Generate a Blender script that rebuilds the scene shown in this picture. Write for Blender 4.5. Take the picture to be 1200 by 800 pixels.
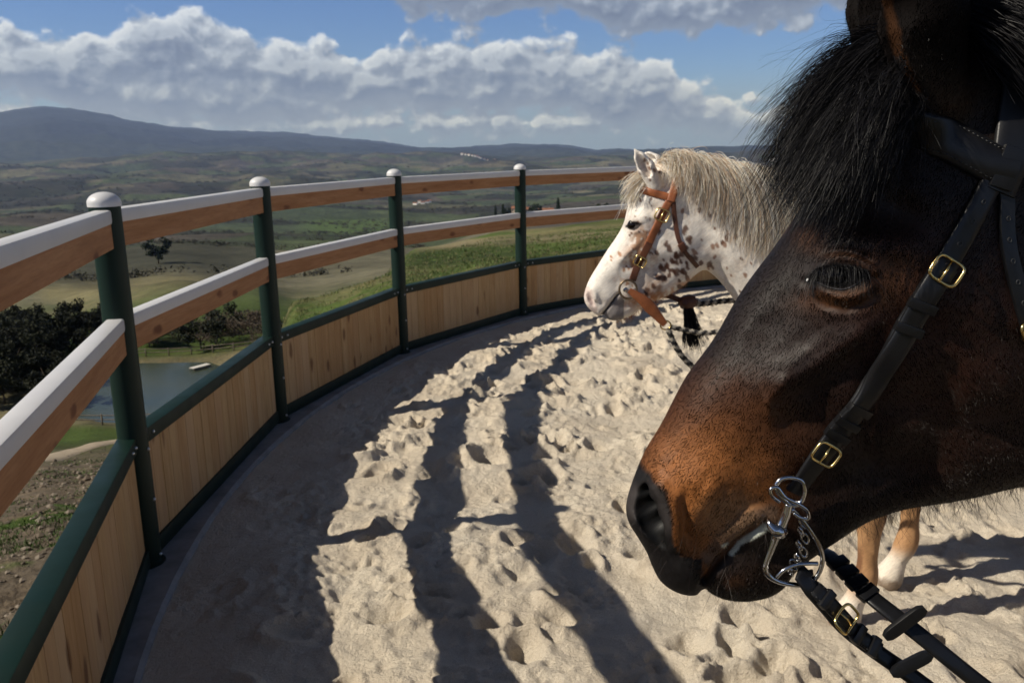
import bpy, bmesh, math, random
import numpy as np
from mathutils import Vector, Matrix
from mathutils.bvhtree import BVHTree

for _o in list(bpy.data.objects):
    bpy.data.objects.remove(_o)
scene = bpy.context.scene
COL = scene.collection
rnd = random.Random(7)
rng = np.random.default_rng(11)

# ------------------------------------------------------------------ camera
CAM_H = 1.783
FPX = 982.56
cR = np.array([0.99986, -0.0037, -0.0161]); cU = np.array([0.0165, 0.2212, 0.9751]); cF = np.array([0.0, 0.9752, -0.2212])
cR /= np.linalg.norm(cR); cF = cF - cR * (cR @ cF); cF /= np.linalg.norm(cF); cU = np.cross(cR, cF)
CAMP = np.array([0.0, 0.0, CAM_H])
cam_data = bpy.data.cameras.new("camera")
cam = bpy.data.objects.new("camera", cam_data)
COL.objects.link(cam)
cam.matrix_world = Matrix(((cR[0], cU[0], -cF[0], 0), (cR[1], cU[1], -cF[1], 0), (cR[2], cU[2], -cF[2], CAM_H), (0, 0, 0, 1)))
cam_data.sensor_width = 36.0
cam_data.lens = FPX / 1200 * 36
cam_data.clip_start = 0.05
cam_data.clip_end = 80000
cam_data.dof.use_dof = True
cam_data.dof.focus_distance = 0.86
cam_data.dof.aperture_fstop = 20.0
scene.camera = cam

# ------------------------------------------------------------------ sun, exposure
SUN_AZ, SUN_EL = math.radians(16.0), math.radians(39.8)       # shadows run along +x, a little away from the camera
sun_dir = Vector((-math.cos(SUN_AZ) * math.cos(SUN_EL), -math.sin(SUN_AZ) * math.cos(SUN_EL), math.sin(SUN_EL)))
sl = bpy.data.lights.new("sun", 'SUN'); sl.energy = 4.9; sl.angle = math.radians(0.5); sl.color = (1.0, 0.93, 0.82)
so = bpy.data.objects.new("sun", sl); COL.objects.link(so)
so.rotation_euler = (-sun_dir).to_track_quat('-Z', 'Y').to_euler(); so.location = (-20, -6, 20)
scene.view_settings.view_transform = 'Standard'
scene.view_settings.look = 'None'
scene.view_settings.exposure = 0.20
scene.view_settings.gamma = 1.0
scene.cycles.use_denoising = True
scene.cycles.max_bounces = 5
scene.cycles.diffuse_bounces = 3
scene.cycles.glossy_bounces = 3
scene.cycles.volume_bounces = 0
scene.cycles.use_adaptive_sampling = True
scene.cycles.adaptive_threshold = 0.02
scene.cycles.transparent_max_bounces = 12
scene.render.film_transparent = False


# ------------------------------------------------------------------ node helper
class NT:
    def __init__(self, tree):
        self.t = tree; tree.nodes.clear()
    def n(self, kind, **kw):
        nd = self.t.nodes.new(kind)
        for k, v in kw.items():
            if k == 'ins':
                for i, x in v.items():
                    self.set(nd.inputs[i], x)
            else:
                setattr(nd, k, v)
        return nd
    def set(self, inp, x):
        if isinstance(x, bpy.types.NodeSocket):
            self.t.links.new(x, inp)
        else:
            inp.default_value = x
    def math(self, op, a, b=0.0, c=0.0, clamp=False):
        nd = self.n('ShaderNodeMath', operation=op); nd.use_clamp = clamp
        for i, x in enumerate((a, b, c)):
            self.set(nd.inputs[i], x)
        return nd.outputs[0]
    def vmath(self, op, a, b=(0, 0, 0)):
        nd = self.n('ShaderNodeVectorMath', operation=op)
        self.set(nd.inputs[0], a)
        if op == 'SCALE':
            self.set(nd.inputs[3], b)
        else:
            self.set(nd.inputs[1], b)
        return nd.outputs[0]
    def noise(self, vec, scale, detail=4, rough=0.55, dist=0.0, color=False, dim='3D'):
        nd = self.n('ShaderNodeTexNoise', noise_dimensions=dim, ins={'Scale': scale, 'Detail': detail, 'Roughness': rough, 'Distortion': dist})
        if vec is not None:
            self.set(nd.inputs['Vector'], vec)
        return nd.outputs['Color' if color else 'Fac']
    def ramp(self, fac, stops, interp='LINEAR'):
        nd = self.n('ShaderNodeValToRGB'); nd.color_ramp.interpolation = interp
        el = nd.color_ramp.elements
        while len(el) < len(stops):
            el.new(0.5)
        for e, (p, c) in zip(el, stops):
            e.position = p
            e.color = (c, c, c, 1) if not hasattr(c, '__len__') else (*c[:3], 1)
        self.set(nd.inputs[0], fac)
        return nd.outputs[0]
    def mix(self, fac, a, b, mode='MIX'):
        nd = self.n('ShaderNodeMix', data_type='RGBA', blend_type=mode)
        self.set(nd.inputs[0], fac)
        for i, x in ((6, a), (7, b)):
            if not isinstance(x, bpy.types.NodeSocket) and len(x) == 3:
                x = (*x, 1)
            self.set(nd.inputs[i], x)
        return nd.outputs[2]
    def maprange(self, v, a, b, c=0.0, d=1.0, smooth=False):
        nd = self.n('ShaderNodeMapRange'); nd.interpolation_type = 'SMOOTHSTEP' if smooth else 'LINEAR'
        for i, x in enumerate((v, a, b, c, d)):
            self.set(nd.inputs[i], x)
        return nd.outputs[0]


def material(name):
    m = bpy.data.materials.new(name); m.use_nodes = True
    g = NT(m.node_tree)
    out = g.n('ShaderNodeOutputMaterial'); b = g.n('ShaderNodeBsdfPrincipled')
    g.t.links.new(b.outputs[0], out.inputs[0])
    return m, g, b


def bump(g, b, h, strength=0.5, dist=0.01):
    bp = g.n('ShaderNodeBump', ins={'Strength': strength, 'Distance': dist, 'Height': h})
    g.t.links.new(bp.outputs[0], b.inputs['Normal'])


def simple(name, col, rough=0.5, metal=0.0, var=0.15, scale=30.0, bumps=0.1, bdist=0.002, spec=0.5, coat=0.0):
    m, g, b = material(name)
    tc = g.n('ShaderNodeTexCoord').outputs['Object']
    nz = g.noise(tc, scale, 5, 0.6)
    c = g.mix(g.maprange(nz, 0.3, 0.7), tuple(x * (1 - var) for x in col), tuple(min(1, x * (1 + var)) for x in col))
    g.set(b.inputs['Base Color'], c)
    g.set(b.inputs['Roughness'], g.maprange(g.noise(tc, scale * 0.6, 3), 0.3, 0.7, rough * 0.85, min(1, rough * 1.15)))
    b.inputs['Metallic'].default_value = metal
    b.inputs['Specular IOR Level'].default_value = spec
    b.inputs['Coat Weight'].default_value = coat
    if bumps:
        bump(g, b, g.noise(tc, scale * 4, 4), bumps, bdist)
    return m


# ------------------------------------------------------------------ world: daylight sky with cumulus
world = bpy.data.worlds.new("World"); scene.world = world; world.use_nodes = True
g = NT(world.node_tree)
wout = g.n('ShaderNodeOutputWorld'); wbg = g.n('ShaderNodeBackground')
g.t.links.new(wbg.outputs[0], wout.inputs[0])
SKY_STRENGTH = 0.05
sky = g.n('ShaderNodeTexSky', sky_type='NISHITA'); sky.sun_disc = False
sky.sun_elevation = SUN_EL; sky.sun_rotation = math.radians(254); sky.altitude = 400; sky.air_density = 1.0; sky.dust_density = 0.4; sky.ozone_density = 2.2
wd = g.n('ShaderNodeTexCoord').outputs['Generated']
wn = g.vmath('NORMALIZE', wd)
sx = g.n('ShaderNodeSeparateXYZ', ins={0: wn})
wx, wy, wz = sx.outputs
az = g.math('ARCTAN2', wx, wy)                       # 0 ahead, + to the right
el = g.math('ARCSINE', wz)
azd = g.math('MULTIPLY', az, 57.2958); eld = g.math('MULTIPLY', el, 57.2958)


def curve1(fac, pts, lo, hi, vmax):
    """piecewise curve of azimuth (degrees lo..hi) -> degrees 0..vmax"""
    nd = g.n('ShaderNodeFloatCurve'); c = nd.mapping.curves[0]
    P = [((a - lo) / (hi - lo), v / vmax) for a, v in pts]
    while len(c.points) < len(P):
        c.points.new(0.5, 0.5)
    for p, (x, y) in zip(c.points, P):
        p.location = (x, y); p.handle_type = 'AUTO'
    nd.mapping.update()
    g.set(nd.inputs[1], g.maprange(fac, lo, hi))
    return g.math('MULTIPLY', nd.outputs[0], vmax)


# heights of the cloud bank's tops and of its flat base, by azimuth
TOP = curve1(azd, [(-60, 8), (-40, 7.6), (-32, 7.9), (-27, 7.6), (-23.5, 8.2), (-20.8, 9.5), (-18.5, 8.5), (-15, 7.9), (-12, 7.5), (-9, 6.9), (-6.5, 7.4), (-3, 8.1), (0, 7.6), (3, 7.9), (6, 6.8), (9, 7.0), (11, 5.2), (14, 4.0), (17, 3.2), (25, 6), (40, 8), (60, 7)], -60, 60, 12)
BASE = curve1(azd, [(-60, 3), (-32, 3.6), (-24, 2.2), (-15, 1.7), (-8, 2.2), (-2, 2.2), (4, 1.8), (10, 1.0), (18, 0.6), (30, 2), (60, 2)], -60, 60, 12)
UP = curve1(azd, [(-60, 14), (-40, 14), (-32, 12.5), (-26, 12), (-20, 12.5), (-14, 12), (-9, 11.2), (-6, 8.5), (-1, 8.3), (1, 8.6), (4, 8.3), (7, 7.4), (14, 6.9), (19, 7.4), (24, 9.5), (32, 12), (60, 14)], -60, 60, 16)


def cloud_density(daz, dele):
    a = g.math('ADD', azd, daz); e = g.math('ADD', eld, dele)
    p = g.n('ShaderNodeCombineXYZ', ins={0: a, 1: g.math('MULTIPLY', e, 1.25), 2: 3.7}).outputs[0]
    n1 = g.noise(p, 0.36, 9, 0.55, 0.2, dim='2D')
    wv = g.vmath('SCALE', g.noise(p, 1.1, 3, 0.55, color=True, dim='2D'), 1.0)
    v = g.n('ShaderNodeTexVoronoi', voronoi_dimensions='2D', feature='SMOOTH_F1', ins={'Vector': g.vmath('ADD', p, wv), 'Scale': 0.46, 'Smoothness': 0.45}).outputs['Distance']
    v2 = g.n('ShaderNodeTexVoronoi', voronoi_dimensions='2D', feature='SMOOTH_F1', ins={'Vector': g.vmath('ADD', p, wv), 'Scale': 1.15, 'Smoothness': 0.4}).outputs['Distance']
    puff = g.math('ADD', g.math('MULTIPLY', g.math('SUBTRACT', n1, 0.5), 3.0), g.math('ADD', g.math('MULTIPLY', g.math('SUBTRACT', 0.5, v), 1.5), g.math('MULTIPLY', g.math('SUBTRACT', 0.45, v2), .5)))
    # main bank
    dt = g.math('SUBTRACT', g.math('SUBTRACT', TOP, 0.55), e)
    db = g.math('MULTIPLY', g.math('SUBTRACT', e, BASE), 1.3)
    bank = g.math('MINIMUM', dt, db)
    d1 = g.math('ADD', g.math('MINIMUM', g.math('MULTIPLY', bank, 0.75), 1.5), g.math('MULTIPLY', puff, 0.75))
    # overhead sheet, above UP
    d2 = g.math('ADD', g.maprange(e, 15.0, 26.0, 0.0, -3.5), g.math('ADD', g.math('MINIMUM', g.math('MULTIPLY', g.math('SUBTRACT', e, UP), 1.1), 1.3), g.math('MULTIPLY', puff, 0.75)))
    # low small clouds under the base
    low = g.math('SUBTRACT', 1.0, g.math('ABSOLUTE', g.math('SUBTRACT', e, 1.9)))
    d3 = g.math('ADD', g.math('MULTIPLY', g.math('MINIMUM', low, 0.8), 0.9), g.math('SUBTRACT', puff, 0.1))
    return g.math('MAXIMUM', g.math('MAXIMUM', d1, d2), d3), n1


d0, n0 = cloud_density(0.0, 0.0)
dl, _ = cloud_density(-0.30, 0.50)                   # a step towards the sun side and up
alpha = g.maprange(d0, -0.05, 0.55, 0, 1, True)
lit = g.maprange(g.math('SUBTRACT', d0, dl), -0.30, 0.62, 0, 1)      # bright where the cloud thins towards the light
thin = g.maprange(d0, 0.1, 1.7, 0.5, 0)
litv = g.math('ADD', g.math('MULTIPLY', lit, 0.62), g.math('MULTIPLY', thin, 0.7), clamp=True)
SK = 1.0 / SKY_STRENGTH
ccol = g.ramp(litv, [(0.0, (0.165, 0.20, 0.28)), (0.4, (0.30, 0.345, 0.43)), (0.72, (0.56, 0.61, 0.69)), (1.0, (1.05, 1.07, 1.1))])
ccol = g.vmath('MULTIPLY', ccol, (SK * .76, SK * .80, SK * .87))
skyc = g.vmath('SCALE', sky.outputs[0], 1.0)
skyc = g.vmath('MULTIPLY', skyc, g.mix(g.maprange(eld, 14, 34), (.82, 1.10, 1.75), (.55, .52, .52)))
# pale band low down
hz = g.maprange(eld, 0.0, 5.5, 0.85, 0.0, True)
skyc = g.mix(hz, skyc, (0.18 * SK, 0.25 * SK, 0.36 * SK))
allc = g.mix(g.math('MULTIPLY', alpha, g.maprange(eld, 0.2, 2.2, 0.35, 0.97)), skyc, ccol)
allc = g.mix(g.maprange(eld, -1.0, 0.0, 0.0, 1.0), (0.06 * SK, 0.07 * SK, 0.08 * SK), allc)
g.set(wbg.inputs[0], allc); wbg.inputs[1].default_value = SKY_STRENGTH


# ------------------------------------------------------------------ geometry helpers
def ray(u, v):
    d = cF + cR * ((u - 600) / FPX) - cU * ((v - 400) / FPX)
    return d / np.linalg.norm(d)
def on_y(u, v, y):
    d = ray(u, v); return CAMP + d * (y / d[1])
def project(P):
    d = np.asarray(P) - CAMP; z = d @ cF
    return 600 + FPX * (d @ cR) / z, 400 - FPX * (d @ cU) / z


def mesh_from(name, V, F, smooth=False):
    me = bpy.data.meshes.new(name)
    V = np.asarray(V, dtype=np.float32)
    if isinstance(F, np.ndarray):
        n, k = F.shape
        me.vertices.add(len(V)); me.vertices.foreach_set('co', V.ravel())
        me.loops.add(n * k); me.loops.foreach_set('vertex_index', F.astype(np.int32).ravel())
        me.polygons.add(n); me.polygons.foreach_set('loop_start', np.arange(0, n * k, k, dtype=np.int32))
        me.update(calc_edges=True); me.validate()
    else:
        me.from_pydata([tuple(map(float, v)) for v in V], [], F); me.update()
    if smooth:
        me.polygons.foreach_set('use_smooth', np.ones(len(me.polygons), dtype=bool))
    return me


def obj(name, me, mat=None, parent=None, loc=None):
    o = bpy.data.objects.new(name, me); COL.objects.link(o)
    if mat is not None and me is not None and not me.materials:
        me.materials.append(mat)
    if parent is not None:
        o.parent = parent
    if loc is not None:
        o.location = loc
    return o


def tag(o, label=None, cat=None, group=None, kind=None):
    if label: o['label'] = label
    if cat: o['category'] = cat
    if group: o['group'] = group
    if kind: o['kind'] = kind
    return o


def empty(name, loc=(0, 0, 0), rz=0.0):
    o = bpy.data.objects.new(name, None); COL.objects.link(o); o.location = loc; o.rotation_euler = (0, 0, rz)
    o.empty_display_size = 0.1
    return o


class MB:
    """collects boxes, tubes and revolved shapes into one mesh"""
    def __init__(self): self.v = []; self.f = []
    def add(self, V, F):
        b = len(self.v); self.v += [tuple(map(float, p)) for p in V]; self.f += [tuple(b + i for i in f) for f in F]
    def box(self, lo, hi, M=None, bev=0.0):
        bm = bmesh.new(); bmesh.ops.create_cube(bm, size=1.0)
        lo = Vector(lo); hi = Vector(hi); c = (lo + hi) / 2; s = hi - lo
        for v in bm.verts: v.co = Vector((v.co.x * s.x, v.co.y * s.y, v.co.z * s.z)) + c
        if bev: bmesh.ops.bevel(bm, geom=bm.edges[:], offset=bev, segments=2, affect='EDGES', profile=0.6)
        if M is not None: bmesh.ops.transform(bm, matrix=M, verts=bm.verts)
        bm.verts.index_update(); self.add([v.co for v in bm.verts], [[v.index for v in f.verts] for f in bm.faces]); bm.free()
    def lathe(self, prof, n=24, M=None):
        V = []; F = []
        for r, z in prof:
            for k in range(n):
                a = 2 * math.pi * k / n; p = Vector((r * math.cos(a), r * math.sin(a), z)); V.append(M @ p if M else p)
        for i in range(len(prof) - 1):
            for k in range(n):
                F.append((i * n + k, i * n + (k + 1) % n, (i + 1) * n + (k + 1) % n, (i + 1) * n + k))
        F.append(tuple(range(n))[::-1]); F.append(tuple((len(prof) - 1) * n + k for k in range(n)))
        self.add(V, F)
    def tube(self, pts, rad, n=10, closed=False, flat=1.0):
        P = [Vector(p) for p in pts]; m = len(P); V = []; F = []
        R = rad if hasattr(rad, '__len__') else [rad] * m
        T = []
        for i in range(m):
            a = P[(i - 1) % m] if (closed or i > 0) else P[i]; b = P[(i + 1) % m] if (closed or i < m - 1) else P[i]
            T.append((b - a).normalized())
        up = Vector((0, 0, 1)) if abs(T[0].z) < 0.9 else Vector((1, 0, 0))
        N = (up - T[0] * up.dot(T[0])).normalized()
        for i in range(m):
            N = (N - T[i] * N.dot(T[i])).normalized(); B = T[i].cross(N)
            for k in range(n):
                a = 2 * math.pi * k / n; V.append(P[i] + (N * math.cos(a) + B * math.sin(a) * flat) * R[i])
        for i in range(m if closed else m - 1):
            j = (i + 1) % m
            for k in range(n): F.append((i * n + k, i * n + (k + 1) % n, j * n + (k + 1) % n, j * n + k))
        if not closed:
            F.append(tuple(range(n))[::-1]); F.append(tuple((m - 1) * n + k for k in range(n)))
        self.add(V, F)
    def build(self, name, mat, parent=None, smooth=False, angle=None):
        me = mesh_from(name, self.v, self.f, smooth)
        o = obj(name, me, mat, parent)
        if angle is not None:
            try: me.set_sharp_from_angle(angle=math.radians(angle))
            except Exception: pass
        return o


def spline(pts, n=8, closed=False):
    P = np.asarray(pts, float); m = len(P); out = []
    for i in range(m if closed else m - 1):
        g4 = [P[(i + k) % m] if closed else P[min(max(i + k, 0), m - 1)] for k in (-1, 0, 1, 2)]
        for t in np.linspace(0, 1, n, endpoint=False):
            a, b, c, d = g4
            out.append(0.5 * ((2 * b) + (-a + c) * t + (2 * a - 5 * b + 4 * c - d) * t * t + (-a + 3 * b - 3 * c + d) * t ** 3))
    if not closed: out.append(P[-1])
    return np.array(out)


def resample(P, n):
    P = np.asarray(P, float); s = np.r_[0, np.cumsum(np.linalg.norm(np.diff(P, axis=0), axis=1))]
    t = np.linspace(0, s[-1], n); return np.stack([np.interp(t, s, P[:, k]) for k in range(P.shape[1])], 1)


def _hash(ix, iy, seed):
    h = (ix.astype(np.int64) * 374761393 + iy.astype(np.int64) * 668265263 + seed * 1442695041) & 0xFFFFFFFF
    h = ((h ^ (h >> 13)) * 1274126177) & 0xFFFFFFFF
    return ((h ^ (h >> 16)) & 0xFFFF).astype(np.float64) / 65535.0


def vnoise(x, y, seed=0):
    x = np.asarray(x, float); y = np.asarray(y, float)
    ix = np.floor(x).astype(np.int64); iy = np.floor(y).astype(np.int64); fx = x - ix; fy = y - iy
    fx = fx * fx * fx * (fx * (fx * 6 - 15) + 10); fy = fy * fy * fy * (fy * (fy * 6 - 15) + 10)
    a = _hash(ix, iy, seed); b = _hash(ix + 1, iy, seed); c = _hash(ix, iy + 1, seed); d = _hash(ix + 1, iy + 1, seed)
    return (a + (b - a) * fx) * (1 - fy) + (c + (d - c) * fx) * fy


def fbm(x, y, octv=5, seed=0, gain=0.5):
    s = 0; a = 1.0; t = 0
    for k in range(octv):
        s = s + a * (vnoise(np.asarray(x) * 2 ** k + 17.3 * k, np.asarray(y) * 2 ** k - 9.1 * k, seed + k) * 2 - 1); t += a; a *= gain
    return s / t


def sstep(a, b, x):
    t = np.clip((x - a) / (b - a), 0, 1); return t * t * (3 - 2 * t)


def color_attr(me, name, C):
    at = me.color_attributes.new(name, 'FLOAT_COLOR', 'POINT')
    C4 = np.ones((len(me.vertices), 4), np.float32); C4[:, :3] = C
    at.data.foreach_set('color', C4.ravel())


# ------------------------------------------------------------------ the round pen: centre, radius, sections
PEN_C = np.array([5.560, 4.275]); PEN_R = 7.244
STEP = math.radians(16.0); ANG1 = math.radians(186.75)        # azimuth of the nearest post in view
def ringdist(x, y): return PEN_R - np.hypot(np.asarray(x) - PEN_C[0], np.asarray(y) - PEN_C[1])   # > 0 inside

# ------------------------------------------------------------------ terrain
PROFILES = {   # column in degrees of azimuth : (distance, ('z', height) or row)
    -48: [(2.5, 'z', -.2), (5, 'z', -1), (8, 'z', -2.2), (15, 'z', -5), (30, 'z', -10), (55, 'z', -18.5), (75, 'z', -23.3), (86, 'z', -24.3), (105, 'z', -24.3), (115, 'z', -24), (150, 'z', -29), (220, 368), (300, 342), (400, 322), (600, 300), (1000, 280), (1600, 262), (2500, 250), (4000, 226), (6000, 204), (8000, 190), (9500, 193), (13000, 175), (16000, 160), (20000, 140), (24000, 152)],
    -31: [(2.5, 'z', -.2), (5, 'z', -1), (8, 'z', -2.2), (15, 'z', -4.8), (30, 'z', -10), (55, 'z', -18.6), (75, 'z', -23.3), (86, 'z', -24.3), (105, 'z', -24.3), (115, 'z', -24.4), (150, 'z', -30), (220, 365), (300, 340), (400, 320), (600, 300), (1000, 280), (1600, 263), (2500, 250), (4000, 225), (6000, 203), (8000, 188), (9500, 190), (13000, 170), (16000, 146), (20000, 124), (24000, 140)],
    -28.5: [(2.5, 'z', -.2), (5, 'z', -1), (8, 'z', -2.2), (15, 'z', -4.8), (30, 'z', -10), (55, 'z', -18.6), (75, 'z', -23.3), (84, 'z', -24.7), (86, 'z', -25.4), (102, 'z', -25.4), (106, 'z', -24.5), (115, 'z', -24.6), (150, 'z', -30.5), (220, 362), (300, 338), (400, 320), (600, 299), (1000, 281), (1600, 262), (2500, 248), (4000, 224), (6000, 202), (8000, 186), (9500, 188), (13000, 168), (16000, 142), (20000, 117), (24000, 135)],
    -26: [(2.5, 'z', -.2), (5, 'z', -1), (8, 'z', -2.2), (15, 'z', -4.8), (30, 'z', -10), (55, 'z', -18.6), (75, 'z', -23.3), (82, 'z', -24.6), (85, 'z', -25.6), (104, 'z', -25.6), (108, 'z', -24.4), (118, 'z', -24.6), (150, 'z', -29.5), (210, 358), (270, 330), (330, 334), (450, 310), (600, 298), (1000, 280), (1600, 262), (2500, 248), (4000, 224), (6000, 202), (8000, 184), (9500, 188), (13000, 168), (16000, 147), (20000, 131), (24000, 140)],
    -22: [(3, 'z', -.2), (6, 'z', -1), (10, 'z', -2.4), (18, 'z', -5), (32, 'z', -9.5), (55, 'z', -17), (75, 'z', -22.5), (82, 'z', -24.5), (85, 'z', -25.6), (105, 'z', -25.6), (109, 'z', -24.4), (116, 'z', -24.8), (130, 392), (155, 380), (205, 346), (250, 322), (300, 328), (420, 308), (600, 290), (850, 279), (1100, 282), (1600, 262), (2500, 248), (4000, 224), (6000, 202), (8000, 181), (9500, 187), (13000, 175), (16000, 160), (20000, 146), (24000, 150)],
    -17.5: [(4, 'z', -.2), (7, 'z', -.7), (12, 'z', -2), (20, 'z', -4.2), (35, 'z', -7.8), (48, 'z', -11.5), (60, 'z', -16.5), (80, 'z', -23.5), (85, 'z', -25.0), (102, 'z', -25.0), (106, 'z', -24.4), (112, 408), (130, 388), (160, 368), (205, 348), (250, 330), (320, 330), (450, 308), (600, 292), (850, 278), (1100, 281), (1600, 262), (2500, 248), (4000, 224), (6000, 202), (8000, 179), (9500, 186), (13000, 178), (16000, 166), (20000, 153), (24000, 156)],
    -14.5: [(5.5, 'z', -.2), (8, 'z', -.5), (15, 'z', -2), (25, 'z', -4), (36, 'z', -5.6), (46, 345), (56, 'z', -11), (80, 'z', -22), (110, 'z', -25), (150, 'z', -28), (210, 355), (300, 335), (420, 315), (600, 296), (900, 280), (1200, 280), (1600, 264), (2500, 249), (4000, 225), (6000, 203), (8000, 178), (9500, 186), (13000, 179), (16000, 170), (20000, 159), (24000, 160)],
    -6: [(7.5, 'z', -.2), (10, 'z', -.5), (20, 'z', -1.8), (40, 321), (60, 299), (78, 288), (95, 'z', -11), (130, 'z', -20), (200, 'z', -28), (400, 'z', -50), (650, 294), (1000, 280), (1300, 272), (1600, 266), (2500, 249), (4000, 226), (6000, 204), (8000, 184), (9500, 187), (13000, 181), (16000, 178), (20000, 174), (24000, 174)],
    0: [(9.5, 'z', -.15), (12, 'z', -.4), (25, 'z', -1.5), (50, 295), (70, 277), (84, 269), (100, 'z', -9), (150, 'z', -22), (250, 'z', -33), (450, 'z', -48), (700, 260), (900, 251), (1200, 257), (1700, 258), (2500, 246), (4000, 225), (6000, 203), (8000, 189), (9500, 190), (13000, 181), (16000, 177), (20000, 170), (24000, 172)],
    8: [(10.5, 'z', -.1), (13, 'z', -.3), (28, 'z', -1.2), (60, 275), (80, 262), (95, 258), (115, 'z', -9), (160, 'z', -22), (300, 'z', -36), (500, 'z', -46), (700, 255), (900, 248.5), (1200, 255), (1700, 252), (2500, 242), (4000, 225), (6000, 205), (8000, 192), (9500, 192), (13000, 184), (16000, 181), (20000, 178), (24000, 180)],
    18: [(11, 'z', -.1), (14, 'z', -.3), (30, 'z', -1), (65, 272), (90, 258), (100, 256), (130, 'z', -9), (180, 'z', -22), (300, 'z', -36), (500, 'z', -46), (700, 258), (900, 250), (1200, 256), (1700, 250), (2500, 240), (4000, 225), (6000, 205), (8000, 192), (9500, 190), (13000, 182), (16000, 178), (20000, 176), (24000, 178)],
    60: [(12, 'z', -.1), (14, 'z', -.2), (30, 'z', -1), (65, 'z', -3), (100, 'z', -6), (180, 'z', -18), (300, 'z', -36), (500, 'z', -46), (900, 'z', -60), (1700, 'z', -120), (4000, 'z', -150), (8000, 'z', -40), (13000, 'z', 0), (20000, 'z', 60), (24000, 'z', 50)],
}
def row2tan(v): return math.tan(math.atan((400 - v) / FPX) - math.radians(12.78))
_paz = np.array(sorted(PROFILES)); _lg = np.linspace(math.log(1.5), math.log(24000), 420)
_tab = []
for a in _paz:
    lx = []; te = []
    for e in PROFILES[a]:
        ca = math.cos(math.radians(a))
        if e[1] != 'z': lx.append(math.log(e[0])); te.append(row2tan(e[1]) * ca)
        else:
            d_ = e[0] / max(ca, .857) if (a < -12 and 7 < e[0] <= 180) else e[0]
            lx.append(math.log(d_)); te.append((e[2] - CAM_H) / d_)
    z0 = -.15
    lx = [math.log(1.5)] + lx; te = [(z0 - CAM_H) / 1.5] + te
    _tab.append(np.interp(_lg, lx, te))
_tab = np.array(_tab)


RIDGE_U = np.array([-500, -200, -100, 0, 30, 60, 100, 130, 160, 200, 250, 300, 350, 400, 450, 500, 540, 560, 600, 640, 670, 700, 760, 820, 900, 1200]); RIDGE_V = np.array([150, 140, 132, 125, 121, 118, 121, 128, 135, 143, 150, 153, 155, 160, 166, 173, 176.5, 172, 170.5, 172, 175, 180, 180, 179, 181, 180.])
def terrain_z(x, y, detail=True):
    x = np.asarray(x, float); y = np.asarray(y, float)
    d = np.maximum(np.hypot(x, y), 1.5); a = np.degrees(np.arctan2(x, y))
    ac = np.clip(a, _paz[0], _paz[-1]); j = np.clip(np.searchsorted(_paz, ac) - 1, 0, len(_paz) - 2)
    t = (ac - _paz[j]) / (_paz[j + 1] - _paz[j]); t = t * t * (3 - 2 * t)
    k = np.clip((np.log(d) - _lg[0]) / (_lg[1] - _lg[0]), 0, len(_lg) - 1.001); ki = k.astype(int); kf = k - ki
    te = (_tab[j, ki] * (1 - kf) + _tab[j, ki + 1] * kf) * (1 - t) + (_tab[j + 1, ki] * (1 - kf) + _tab[j + 1, ki + 1] * kf) * t
    ua = 600 + 1007 * np.tan(np.radians(np.clip(a, -50, 40))); rt = np.tan(np.arctan((400 - np.interp(ua, RIDGE_U, RIDGE_V)) / FPX) - math.radians(12.78)) * np.cos(np.radians(a))
    lw = sstep(math.log(9200), math.log(19000), np.log(d)); te = te * (1 - lw) + rt * lw - .02 * sstep(math.log(20500), math.log(24000), np.log(d))
    z = CAM_H + te * d
    # behind the camera and far to the side the plateau carries on
    back = sstep(75, 120, np.abs(a))
    z = z * (1 - back) + (-0.2 - 0.06 * np.maximum(d - 16, 0) ** 0.9) * back
    if detail:
        amp = np.where(d < 120, 0.0, 1.0) * np.clip((d - 120) / 300, 0, 1) * (1 - .9 * np.exp(-((a - 4) / 7) ** 2 - ((np.log(d) - math.log(820)) / .4) ** 2))
        n = fbm(x / 520, y / 520, 6, 3)
        rg = 1 - np.abs(fbm(x / 1500 + 5, y / 1500, 5, 21)) * 2.2
        z = z + amp * d * (0.010 * n + 0.009 * rg) * np.clip(1.3 - d / 16000, 0.25, 1)
        z = z + np.clip((d - 9000) / 6000, 0, 1) * (45 * fbm(x / 1300, y / 1300, 5, 41) - 60 * np.abs(fbm(x / 2600, y / 2600, 4, 43)) * sstep(19000, 14000, d))
        near = np.clip((d - 2) / 3, 0, 1) * np.clip(1 - d / 140, 0, 1)
        z = z + near * (0.10 * fbm(x / 2.2, y / 2.2, 4, 5) + 0.25 * fbm(x / 14, y / 14, 3, 6) * np.clip(d / 20, 0, 1))
        clod = np.clip(1 - (d - 3.5) / 11, 0, 1) * sstep(-14, -19, a)
        z = z + clod * (0.10 * np.maximum(fbm(x / .22, y / .22, 4, 9), -0.2) + 0.05 * fbm(x / .07, y / .07, 3, 19))
    rd = ringdist(x, y)
    w = sstep(-1.1, -0.25, rd)
    return z * (1 - w) + (-0.12) * w


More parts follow.
